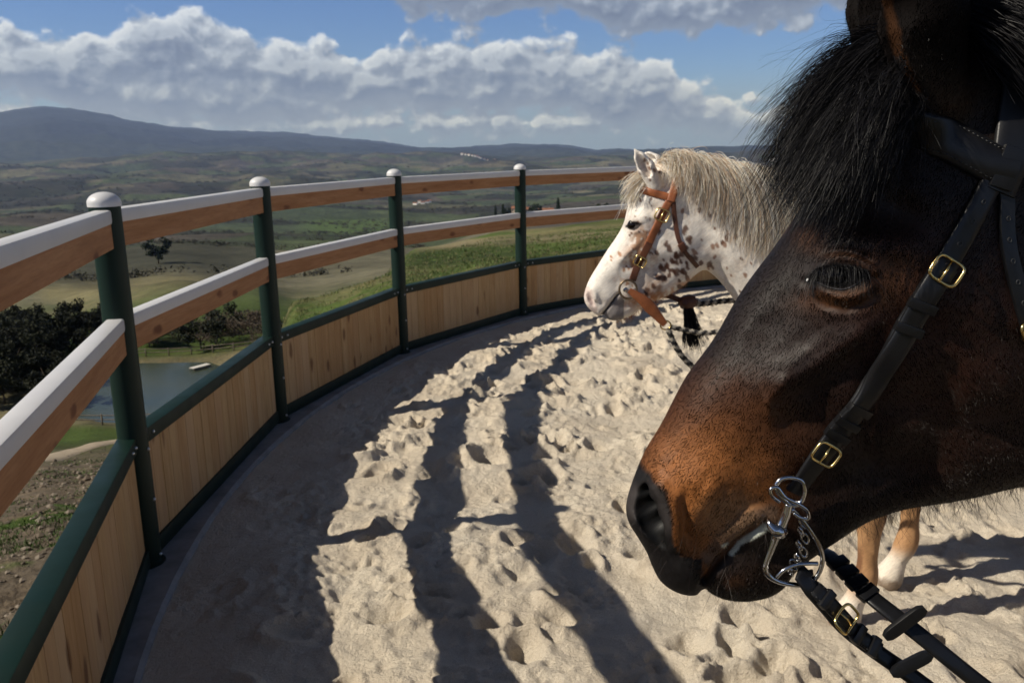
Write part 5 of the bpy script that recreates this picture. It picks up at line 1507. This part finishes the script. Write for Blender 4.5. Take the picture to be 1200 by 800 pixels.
def wfree(name, pts, w, t, mat, n=24):
    P4 = resample(spline(pts, 8), n); T = np.gradient(P4, axis=0); T /= np.linalg.norm(T, axis=1, keepdims=True); vd = CAMP - P4[0]; vd /= np.linalg.norm(vd); N_ = vd - (T @ vd)[:, None] * T; N_ /= np.linalg.norm(N_, axis=1, keepdims=True)
    strap(name, None, w, t, wb, mat=mat, path=(P4, N_))
wfree("slobber_strap", [on_y(737, 340, cy - .008), on_y(747, 347, cy - .012), on_y(757, 355, cy - .014), on_y(768, 367, cy - .012), on_y(779, 380, cy - .010)], list(np.interp(np.linspace(0, 1, 24), [0, .25, .55, .9, 1], [.020, .034, .044, .028, .022])), .008, M_tan)
mb = MB(); mb.tube([on_y(780 + 6 * math.cos(a), 381 + 5.2 * math.sin(a), cy - .013) for a in np.linspace(0, 2 * math.pi, 20, endpoint=False)], .003, 7, True); under(mb.build("rope_ring", M_brass, None, True), wb)
# twisted black and white rope reins and the horsehair tassel
def rope_mat():
    m, g, b = material("twisted_rope")
    at = g.n('ShaderNodeVertexColor', layer_name='coat').outputs[0]; g.set(b.inputs['Base Color'], at); b.inputs['Roughness'].default_value = .9
    return m
M_rope = rope_mat()
def rope(name, pts, r, parent):
    P4 = spline(pts, 14); L = np.r_[0, np.cumsum(np.linalg.norm(np.diff(P4, axis=0), axis=1))]; n = int(L[-1] / .006); P4 = resample(P4, max(n, 12)); L = np.linspace(0, L[-1], len(P4))
    T = np.gradient(P4, axis=0); T /= np.linalg.norm(T, axis=1, keepdims=True); A = np.cross(T, [.3, -1, .2]); A /= np.linalg.norm(A, axis=1, keepdims=True); B = np.cross(T, A)
    V = []; F = []; C_ = []; k = 10
    for i in range(len(P4)):
        for j in range(k):
            a = 2 * math.pi * j / k; ph = a + L[i] / .034 * 2 * math.pi; rr = r * (1 + .16 * math.cos(2 * ph)); V.append(P4[i] + (A[i] * math.cos(a) + B[i] * math.sin(a)) * rr)
            C_.append((.012, .011, .012) if math.cos(ph) < .35 else (.42, .38, .31))
    for i in range(len(P4) - 1):
        for j in range(k): F.append((i * k + j, i * k + (j + 1) % k, (i + 1) * k + (j + 1) % k, (i + 1) * k + j))
    me = mesh_from(name, V, F, True); color_attr(me, 'coat', np.array(C_)); return under(obj(name, me, M_rope), parent)
rope("rope_rein", [on_y(783, 385, cy - .012), on_y(788, 398, cy - .01), on_y(797, 414, cy), on_y(810, 428, cy + .01), on_y(840, 452, cy + .02), np.array([1.12, WY - .24, 1.02]), np.array([1.30, WY - .26, 1.15]), np.array([1.42, WY - .16, 1.48]), np.array([1.44, WY, 1.60])], .0105, wb)
rope("lead_rope", [on_y(786, 383, cy - .01), on_y(800, 386, cy), on_y(820, 390, cy + .01), on_y(845, 389, cy + .02), on_y(880, 392, cy + .03), np.array([1.1, WY - .22, 1.12]), np.array([1.3, WY - .24, 1.3]), np.array([1.40, WY - .14, 1.5])], .0090, wb)
FYW = 2 * WY - cy
rope("rope_rein", [on_y(806, 355, FYW - .02), on_y(822, 356, FYW), on_y(845, 353, FYW + .02), on_y(875, 348, FYW + .03), np.array([1.12, WY + .26, 1.30]), np.array([1.32, WY + .24, 1.42]), np.array([1.44, WY + .08, 1.58])], .0105, wb)
wfree("slobber_strap", [on_y(762, 344, FYW - .03), on_y(775, 345, FYW - .03), on_y(788, 348, FYW - .03), on_y(804, 355, FYW - .03)], .020, .008, M_brn)
mb = MB(); bm = bmesh.new(); bmesh.ops.create_icosphere(bm, subdivisions=3, radius=1.0)
cc = on_y(806, 354, FYW - .035)
for q in bm.verts:
    p = q.co; k_ = 1 + .16 * math.sin(p.x * 9 + p.y * 5) * math.sin(p.z * 7); q.co = Vector(cc) + Vector((p.x * .034, p.y * .030, p.z * .028)) * k_
mb.add([q.co for q in bm.verts], [[w_.index for w_ in f.verts] for f in bm.faces]); bm.free(); under(mb.build("rope_knot", M_brn, None, True), wb)
tg = [[on_y(806 + a, 362, FYW - .04 + b), on_y(808 + a, 375, FYW - .045 + b), on_y(811 + a * 2.2, 390, FYW - .05 + b), on_y(814 + a * 2.8, 405, FYW - .05 + b)] for a, b in ((-2.5, 0), (0, -.012), (2.5, 0))]
hair_mesh("tassel", guide_hair(tg, 500, 8, 51, spread=.004, frizz=.004, clump=12, end_spread=.008), .003, .0015, M_black_hair, wb)

# ================================================================== the country beyond the fence
def polar(azd, d): return d * math.tan(math.radians(azd)), d          # d is the distance straight ahead
def gz(x, y): return float(terrain_z(np.array([x]), np.array([y]))[0])

# pond
POND_Z = -24.72
pv = []
for a in np.linspace(-30.8, -15.5, 40): pv.append((*polar(a, 79.5), POND_Z))
for a in np.linspace(-15.5, -30.8, 40): pv.append((*polar(a, 107.5), POND_Z))
m, g, b = material("pond_water")
pos = g.n('ShaderNodeNewGeometry').outputs['Position']
g.set(b.inputs['Base Color'], g.mix(g.maprange(g.noise(pos, .12, 3), .35, .65), (.030, .048, .045), (.05, .06, .035))); b.inputs['Roughness'].default_value = .22; b.inputs['IOR'].default_value = 1.33
bump(g, b, g.noise(g.vmath('MULTIPLY', pos, (1.0, 2.0, 1.0)), 2.2, 4, .6), .35, .08)
tag(obj("pond", mesh_from("pond", pv, [list(range(len(pv)))]), m), "still farm pond below the slope", "pond", kind='structure')

# dirt path across the slope
ctr = []
for u, v in [(-160, 590), (-60, 568), (15, 549), (75, 532), (135, 517), (190, 503), (250, 486)]:
    h = ground_hit(u, v, 20, 200)
    if h is not None: ctr.append(h)
ctr = resample(spline(np.array(ctr), 8), 90); T = np.gradient(ctr, axis=0); T /= np.linalg.norm(T, axis=1, keepdims=True); S_ = np.stack([-T[:, 1], T[:, 0]], 1); S_ /= np.linalg.norm(S_, axis=1, keepdims=True)
V_ = []; F_ = []
for i in range(len(ctr)):
    for k in range(7):
        w_ = (k / 6 - .5) * 2.9; x, y = ctr[i, :2] + S_[i] * w_; V_.append((x, y, gz(x, y) + (-.30, .03, .10, .11, .10, .03, -.30)[k]))
for i in range(len(ctr) - 1):
    for k in range(6): F_.append((i * 7 + k, i * 7 + k + 1, (i + 1) * 7 + k + 1, (i + 1) * 7 + k))
tag(obj("path", mesh_from("path", V_, F_, True), simple("path_gravel", (.33, .27, .20), .95, var=.2, scale=1.2, bumps=.3, bdist=.02, spec=.1)), "pale dirt path crossing the slope", "path", kind='structure')


# trees and bushes: leaf faces in clumps on limbs
def leaf_mat(name, c1, c2):
    m, g, b = material(name)
    pos = g.n('ShaderNodeNewGeometry').outputs['Position']; rn = g.n('ShaderNodeObjectInfo').outputs['Random']
    c = g.mix(g.maprange(g.noise(pos, 1.1, 4), .3, .7), c1, c2)
    g.set(b.inputs['Base Color'], g.vmath('SCALE', c, g.maprange(rn, 0, 1, .7, 1.35))); b.inputs['Roughness'].default_value = .8; b.inputs['Specular IOR Level'].default_value = .15
    return m
M_ever = leaf_mat("evergreen_leaf", (.012, .015, .009), (.024, .026, .014)); M_bare = leaf_mat("bare_twig", (.075, .058, .042), (.12, .095, .07)); M_cyp = leaf_mat("cypress_leaf", (.014, .024, .012), (.025, .036, .016))
M_bark = simple("bark", (.085, .065, .048), .9, var=.3, scale=4, bumps=.3, bdist=.02, spec=.1)


def tree_mesh(seed, h, w, shape, nleaf, ls):
    r_ = np.random.default_rng(seed); mb = MB()
    th = h * (.35 if shape != 'cypress' else .9)
    mb.tube([(0, 0, -.6), (.03 * h * r_.normal() * .3, 0, th * .5), (.04 * h * r_.normal() * .3, .02 * h, th)], [h * .030, h * .024, h * .014], 7)
    tips = []
    nb = 9 if shape != 'cypress' else 0
    for k in range(nb):
        a = k * 2.4 + r_.random(); e = np.array([math.cos(a) * w * .36, math.sin(a) * w * .36, th + (h - th) * r_.uniform(.1, .75)]); tips.append(e)
        mb.tube([(0, 0, th * r_.uniform(.5, .95)), tuple(e * .5 + np.array([0, 0, th * .35])), tuple(e)], [h * .012, h * .008, h * .003], 5)
    if shape == 'cypress':
        cz = r_.beta(1.3, 1.6, nleaf) * h; rr = w * .5 * np.sqrt(np.clip(1 - ((cz / h - .32) / .70) ** 2, .01, 1)) * np.sqrt(r_.random(nleaf)) * (1 + .15 * r_.normal(size=nleaf)); a = r_.uniform(0, 6.28, nleaf)
        c = np.stack([rr * np.cos(a), rr * np.sin(a), cz + .2], 1)
    else:
        ncl = 26; cl = np.array([tips[k % len(tips)] * (1, 1, 1) + r_.normal(size=3) * (w * .13, w * .13, h * .09) for k in range(ncl)]); cr = r_.uniform(.10, .2, ncl) * w
        cl[:, 2] = np.clip(cl[:, 2], th * .55, h * .93)
        i = r_.integers(0, ncl, nleaf); d = r_.normal(size=(nleaf, 3)); d /= np.linalg.norm(d, axis=1, keepdims=True); c = cl[i] + d * cr[i][:, None] * r_.random((nleaf, 1)) ** .4 * (1, 1, .8)
    a1 = r_.normal(size=(nleaf, 3)); a1 /= np.linalg.norm(a1, axis=1, keepdims=True); a2 = np.cross(a1, r_.normal(size=(nleaf, 3))); a2 /= np.linalg.norm(a2, axis=1, keepdims=True); s = ls * r_.uniform(.6, 1.3, (nleaf, 1))
    Vl = np.stack([c - a1 * s, c + a2 * s * .6, c + a1 * s, c - a2 * s * .6], 1).reshape(-1, 3); Fl = np.arange(nleaf * 4).reshape(-1, 4)
    return mesh_from("trunk", mb.v, mb.f, True), mesh_from("crown", Vl, Fl)


PROTO = {}
def plant(kind, x, y, s=1.0, label=None, cat='tree', group=None, name='tree'):
    spec = {'ever1': (61, 5.2, 5.0, 'round', 3200, .15, M_ever), 'ever2': (62, 4.4, 5.4, 'round', 3200, .15, M_ever), 'ever3': (63, 6.0, 4.6, 'round', 3200, .15, M_ever), 'bare1': (64, 3.2, 3.8, 'round', 1100, .11, M_bare), 'bare2': (65, 2.4, 3.6, 'round', 1000, .10, M_bare),
            'cypress': (66, 12, 2.6, 'cypress', 1500, .34, M_cyp), 'pine': (67, 9, 9, 'round', 1500, .45, M_cyp)}[kind]
    root = empty(name, (x, y, gz(x, y)), rnd.uniform(0, 6.28)); root.scale = (s, s, s * rnd.uniform(.9, 1.1))
    if kind not in PROTO:
        tm, cm = tree_mesh(*spec[:6]); PROTO[kind] = (obj("trunk", tm, M_bark, root), obj("crown", cm, spec[6], root))
    else:
        for o in PROTO[kind]:
            c = o.copy(); COL.objects.link(c); c.parent = root
    tag(root, label, cat, group); return root


r_ = random.Random(23)
for k in range(84):
    if k < 42: a, d = r_.uniform(-37, -28.9), r_.uniform(86, 109)
    else: a, d = r_.uniform(-37, -26.9 + 1.2 * r_.random()), r_.uniform(111, 134)
    x, y = polar(a, d); plant(r_.choice(['ever1', 'ever2', 'ever3']), x, y, r_.uniform(.75, 1.2), "dark evergreen tree in the thicket at the left end of the pond", 'tree', "thicket beside the pond", 'evergreen_tree')
for k in range(40):
    a, d = r_.uniform(-25.2, -15.0), r_.uniform(113, 134)
    x, y = polar(a, d); plant(r_.choice(['bare1', 'bare2', 'bare1', 'ever2']), x, y, r_.uniform(.7, 1.15), "bushy shrub on the far bank behind the pond fence", 'shrub', "shrubs behind the pond", 'shrub')
def at_px(u, v, d0, d1=20000):
    h = ground_hit(u, v, d0, d1); return (float(h[0]), float(h[1])) if h is not None else None
for u, v, kind, s, lab in ((186, 309, 'pine', 1.25, "lone dark round tree on the valley fields seen between the first two posts"),):
    q = at_px(u, v, 250)
    if q: plant(kind, *q, s, lab, 'tree', None, 'tree')
# trees round the farmstead
def far_spot(u, d): a = math.atan((u - 600) / (FPX * 1.025)); return d * math.sin(a), d * math.cos(a)
for u, d, kind, s, lab in ((583, 820, 'cypress', .95, "short dark cypress left of the farmhouse"), (592, 830, 'cypress', 1.05, "dark cypress touching the post beside the farmhouse"), (597, 815, 'pine', .9, "bushy dark tree left of the pale farmhouse"),
                           (631, 800, 'pine', 1.25, "broad dark tree standing right of the farmhouse"), (657.5, 830, 'cypress', 1.35, "tall slim cypress standing alone on the ridge"), (672, 850, 'pine', .55, "low round tree right of the lone cypress"), (668, 855, 'pine', .5, "small round tree beside the lone cypress"),
                           (706, 820, 'pine', .9, "brown-green tree near the white horse's forehead"), (715, 830, 'pine', .95, "rounded tree just left of the white horse"), (700, 840, 'pine', .7, "smaller tree in the clump left of the white horse")):
    plant(kind, *far_spot(u, d), s, lab, 'tree', None, 'cypress_tree' if kind == 'cypress' else 'tree')

# houses
M_wall = simple("stone_wall", (.40, .32, .24), .9, var=.15, scale=.5, bumps=0, spec=.1); M_roof = simple("tile_roof", (.24, .115, .07), .9, var=.2, scale=.6, bumps=0, spec=.1); M_win = simple("window_dark", (.03, .03, .035), .3, var=.1, bumps=0)
M_plaster = simple("white_plaster", (.72, .70, .66), .9, var=.06, scale=.3, bumps=0, spec=.1)
def house(x, y, w, d, h, rz, wall, label, group=None, cat='house', windows=True, name='house'):
    root = empty(name, (x, y, gz(x, y)), rz); tag(root, label, cat, group)
    mb = MB(); mb.box((-w / 2, -d / 2, -3), (w / 2, d / 2, h))
    gb_ = [(-w / 2, -d / 2, h), (-w / 2, d / 2, h), (-w / 2, 0, h + d * .22), (w / 2, -d / 2, h), (w / 2, d / 2, h), (w / 2, 0, h + d * .22)]
    mb.add(gb_, [(0, 1, 2), (3, 5, 4)]); mb.build("wall", wall, root)
    mb = MB(); e = .5; rh = d * .22; k = e * rh / (d / 2)
    mb.add([(-w / 2 - e, -d / 2 - e, h - k), (w / 2 + e, -d / 2 - e, h - k), (w / 2 + e, 0, h + rh + .1), (-w / 2 - e, 0, h + rh + .1), (-w / 2 - e, d / 2 + e, h - k), (w / 2 + e, d / 2 + e, h - k),
            (-w / 2 - e, -d / 2 - e, h - k + .35), (w / 2 + e, -d / 2 - e, h - k + .35), (w / 2 + e, 0, h + rh + .45), (-w / 2 - e, 0, h + rh + .45), (-w / 2 - e, d / 2 + e, h - k + .35), (w / 2 + e, d / 2 + e, h - k + .35)],
           [(0, 3, 2, 1), (3, 4, 5, 2), (6, 7, 8, 9), (9, 8, 11, 10), (0, 1, 7, 6), (4, 10, 11, 5), (0, 6, 9, 3), (3, 9, 10, 4), (1, 2, 8, 7), (2, 5, 11, 8)])
    rf = mb.build("roof", M_roof, root)
    mb = MB(); mb.box((w * .2, .3, h + rh * .3), (w * .2 + .8, 1.1, h + rh + 1.4)); c = mb.build("chimney", wall, None); c.parent = rf
    if windows:
        for fx in np.linspace(-.36, .36, max(2, int(w / 3.5))):
            for z in ([1.0, 4.0] if h > 5 else [1.0]):
                mb = MB(); mb.box((fx * w - .5, -d / 2 - .04, z), (fx * w + .5, -d / 2 + .1, z + 1.3)); mb.build("window", M_win, root)
    return root


house(*far_spot(617, 850), 11, 8, 5.5, .25, M_wall, "pale stone farmhouse with tiled roof right of the fourth post")
house(*far_spot(608, 868), 9, 8, 6.5, -.2, M_wall, "taller stone farm building just behind the fourth post")
house(*far_spot(643, 880), 15, 7, 3.6, .05, M_wall, "long low farm building with reddish roof right of the broad tree", cat='barn', name='barn')
q = far_spot(521, 1250); house(*q, 15, 9, 5, .3, M_wall, "small stone farmhouse on its own between the third and fourth posts")
rh_ = random.Random(3)
for k, (u, d) in enumerate([(549, 7700), (553, 7720), (557, 7740), (560, 7690), (564, 7730), (567, 7700), (571, 7710), (575, 7750), (579, 7700), (583, 7740), (545, 7760), (562, 7800)]):
    x, y = far_spot(u, d); house(x, y, rh_.uniform(14, 26), 13, rh_.uniform(9, 15), rh_.uniform(-.5, .5), M_plaster, "tiny white house of the hilltop village on the far ridge", "village houses on the far ridge", windows=False)
for k, (u, d) in enumerate([(488, 2600), (493, 2640), (497, 2610), (502, 2630), (505, 2660), (451, 3400), (455, 3420)]):
    x, y = far_spot(u, d); house(x, y, rh_.uniform(9, 14), 8, rh_.uniform(5, 7), rh_.uniform(-.5, .5), M_plaster, "tiny pale house of the hamlet down in the valley", "hamlet houses in the valley", windows=False)

# rustic fences by the pond, jetty
M_grey_wood = simple("grey_wood", (.14, .115, .09), .9, var=.25, scale=3, bumps=.2, bdist=.01, spec=.1)
def rustic_fence(px, d0, d1, label, step=2.6):
    pts = np.array([(*polar(a, d), 0) for a, d in px]); L = np.linalg.norm(np.diff(pts, axis=0), axis=1).sum(); pts = resample(pts, max(3, int(L / step)))
    root = empty("rustic_fence", (pts[0][0], pts[0][1], gz(*pts[0][:2]))); tag(root, label, "fence"); b0 = np.array(root.location)
    P = [np.array([x, y, gz(x, y)]) - b0 for x, y, _ in pts]
    for p in P:
        mb = MB(); mb.tube([p - (0, 0, .3), p + (0, 0, 1.15)], [.09, .075], 7); mb.build("post", M_grey_wood, root, True)
    for h in (.55, 1.0):
        mb = MB(); mb.tube([p + (0, 0, h) for p in P], .055, 6); mb.build("rail", M_grey_wood, root, True)
rustic_fence([(-25.5, 110), (-23.5, 110.5), (-21, 111), (-18.8, 110.5), (-16.5, 111), (-14.5, 113)], 0, 0, "weathered wooden rail fence along the far bank of the pond")
rustic_fence([(-31, 79), (-28.5, 80), (-26, 79.5), (-23.5, 80), (-21, 79.5), (-19, 80)], 0, 0, "weathered wooden rail fence along the near bank of the pond")
def grass_clump_post(): pass
jx, jy = polar(-21.0, 104.2); ja = math.radians(-32)
jet = empty("jetty", (jx, jy, POND_Z), ja); jet.scale = (.62, .62, .62); tag(jet, "small pale wooden jetty on the far bank of the pond", "jetty")
M_pale = simple("pale_wood", (.52, .50, .46), .85, var=.12, scale=3, bumps=.1)
mb = MB()
for k in range(14): mb.box((-.75, -2.2 + k * .31, .50), (.75, -2.2 + k * .31 + .29, .56), bev=.01)
mb.build("deck", M_pale, jet)
for sx_ in (-.65, .65):
    mb = MB(); mb.box((sx_ - .06, -2.2, .36), (sx_ + .06, 2.12, .495)); mb.build("beam", M_grey_wood, jet)
    for yy in (-2.0, -.2, 1.8):
        mb = MB(); mb.tube([(sx_, yy, -1.2), (sx_, yy, .36)], .07, 7); mb.build("leg", M_grey_wood, jet, True)

# woods and hedges scattered over the far hills, and grass and weeds near the fence
rg = np.random.default_rng(77)
A_ = rg.uniform(-36, 24, 60000); D_ = np.exp(rg.uniform(math.log(230), math.log(7500), 60000)); X_ = D_ * np.sin(np.radians(A_)); Y_ = D_ * np.cos(np.radians(A_))
msk = sstep(.03, .15, fbm(X_ / 230 + 3, Y_ / 230, 4, 37) + .5 * fbm(X_ / 700, Y_ / 700, 5, 35))
wx_ = X_ + 130 * fbm(X_ / 400, Y_ / 400, 3, 51); wy_ = Y_ + 130 * fbm(X_ / 400, Y_ / 400, 3, 52)
fx_ = np.abs((wy_ / 210 + 0.37 * np.floor(wx_ / 330)) % 1 - .5); hedge = (fx_ > .47) & (rg.random(len(A_)) < .8)
keep = (rg.random(len(A_)) < msk * .5) | (hedge & (fbm(X_ / 150, Y_ / 150, 2, 99) > -.05))
near_farm = (np.abs(A_ - 2) < 8) & (D_ < 1300)
keep &= ~near_farm & ~((D_ < 420) & (A_ < -15) & (A_ > -31) & (D_ > 150) & (rg.random(len(A_)) < .6))
X_, Y_, D_ = X_[keep][:5500], Y_[keep][:5500], D_[keep][:5500]; Z_ = terrain_z(X_, Y_); n = len(X_); K = 30
sz = np.clip(1.6 + D_ / 900, 1.6, 8)[:, None, None] * rg.uniform(.6, 1.3, (n, 1, 1))
c = np.stack([X_, Y_, Z_], 1)[:, None, :] + rg.normal(size=(n, K, 3)) * sz * (.75, .75, .32) + sz * np.array([0, 0, .65]); a1 = rg.normal(size=(n, K, 3)); a1 /= np.linalg.norm(a1, axis=2, keepdims=True); a2 = rg.normal(size=(n, K, 3)); a2 /= np.linalg.norm(a2, axis=2, keepdims=True)
Vt = np.stack([c - a1 * sz * .36, c + a2 * sz * .34, c + a1 * sz * .36], 2).reshape(-1, 3)
M_wood = leaf_mat("woodland", (.030, .031, .021), (.056, .050, .036))
tag(obj("woodland", mesh_from("woodland", Vt, np.arange(len(Vt)).reshape(-1, 3)), M_wood), "woods and hedgerows over the far hills", kind='stuff')


def grass(name, n, a0, a1, d0, d1, hgt, wid, cols, seed, mask=None, label=""):
    r_ = np.random.default_rng(seed); A = r_.uniform(a0, a1, n); D = np.exp(r_.uniform(math.log(d0), math.log(d1), n)); x = D * np.sin(np.radians(A)); y = D * np.cos(np.radians(A))
    k = ringdist(x, y) < -.35
    if mask is not None: k &= mask(x, y, r_)
    x, y, D = x[k], y[k], D[k]; z = terrain_z(x, y); n = len(x); B = 5
    base = np.stack([x, y, z], 1)[:, None, :] + r_.normal(size=(n, B, 3)) * (.05, .05, 0) * np.clip(D / 12, .6, 3)[:, None, None]
    h = hgt * r_.uniform(.4, 1.3, (n, B, 1)) * np.clip(D / 25, 1, 2.2)[:, None, None]; an = r_.uniform(0, 6.28, (n, B, 1)); w = wid * np.clip(D / 9, 1, 5)[:, None, None]; sd = np.concatenate([np.cos(an), np.sin(an), 0 * an], 2) * w; ln = r_.normal(size=(n, B, 3)) * (.45, .45, .1) * h
    Vv = np.stack([base - sd, base + sd, base + ln + h * np.array([0, 0, 1.0])], 2).reshape(-1, 3)
    me = mesh_from(name, Vv, np.arange(len(Vv)).reshape(-1, 3)); cc = np.array(cols)[r_.integers(0, len(cols), n)] * r_.uniform(.7, 1.3, (n, 1)); color_attr(me, 'coat', np.repeat(cc, B * 3, axis=0)); tag(obj(name, me, M_grassleaf), label, kind='stuff')
M_grassleaf = hair_mat("grass_blade", (0, 0, 0), .7, .2, True)
grass("grass", 26000, -17, 22, 6, 70, .07, .004, [(.06, .10, .02), (.08, .12, .03), (.16, .14, .07), (.05, .085, .02), (.13, .125, .05)], 5, lambda x, y, r_: fbm(x / 1.5, y / 1.5, 3, 12) > -.25, "rough meadow grass beyond the fence")
grass("weeds", 16000, -42, -17, 3, 70, .055, .006, [(.055, .10, .02), (.07, .12, .03), (.05, .085, .02)], 6, lambda x, y, r_: fbm(x / .8 + 4, y / 1.6, 3, 14) + .35 * fbm(x / 6, y / 6, 2, 15) > .10 + .12 * (np.hypot(x, y) > 18), "green weeds among the clods outside the fence")
# stones and clods of earth on the bare slope
mb = MB(); r_ = random.Random(8); bm0 = bmesh.new(); bmesh.ops.create_icosphere(bm0, subdivisions=1, radius=1); iv = [v.co.copy() for v in bm0.verts]; fi = [[v.index for v in f.verts] for f in bm0.faces]; bm0.free()
cols = []
for k in range(2300):
    a, d = math.radians(r_.uniform(-44, -18)), math.exp(r_.uniform(math.log(3.6), math.log(72))); x, y = d * math.sin(a), d * math.cos(a)
    if ringdist(x, y) > -.4: continue
    s = r_.uniform(.010, .036) * (1 + .6 * (r_.random() < .08)) * min(max(d / 9, 1), 4.0); z = gz(x, y); q = [Vector((p.x * r_.uniform(.7, 1.3), p.y * r_.uniform(.7, 1.3), p.z * r_.uniform(.5, .9))) * s for p in iv]; mb.add([Vector((x, y, z + s * .2)) + p for p in q], fi); c_ = r_.choice([(.15, .12, .09), (.11, .09, .068), (.22, .185, .145)]); cols += [c_] * len(iv)
o = mb.build("stones", hair_mat("clod", (0, 0, 0), .95, .1, True), None); color_attr(o.data, 'coat', np.array(cols)); tag(o, "loose stones and clods on the bare slope outside the fence", kind='stuff')

# the air: one box of thin even haze round everything
mb = MB(); mb.box((-25500, -25500, -420), (25500, 25500, 1600))
hm = bpy.data.materials.new("haze"); hm.use_nodes = True; nt = hm.node_tree; nt.nodes.clear(); ho = nt.nodes.new('ShaderNodeOutputMaterial'); hv = nt.nodes.new('ShaderNodeVolumePrincipled')
hv.inputs['Color'].default_value = (.38, .54, 1.0, 1); hv.inputs['Density'].default_value = 3.4e-5; hv.inputs['Anisotropy'].default_value = .1; hv.inputs['Absorption Color'].default_value = (1, 1, 1, 1)
nt.links.new(hv.outputs[0], ho.inputs['Volume'])
tag(mb.build("haze", hm), "thin haze in the air over the valley", kind='stuff')
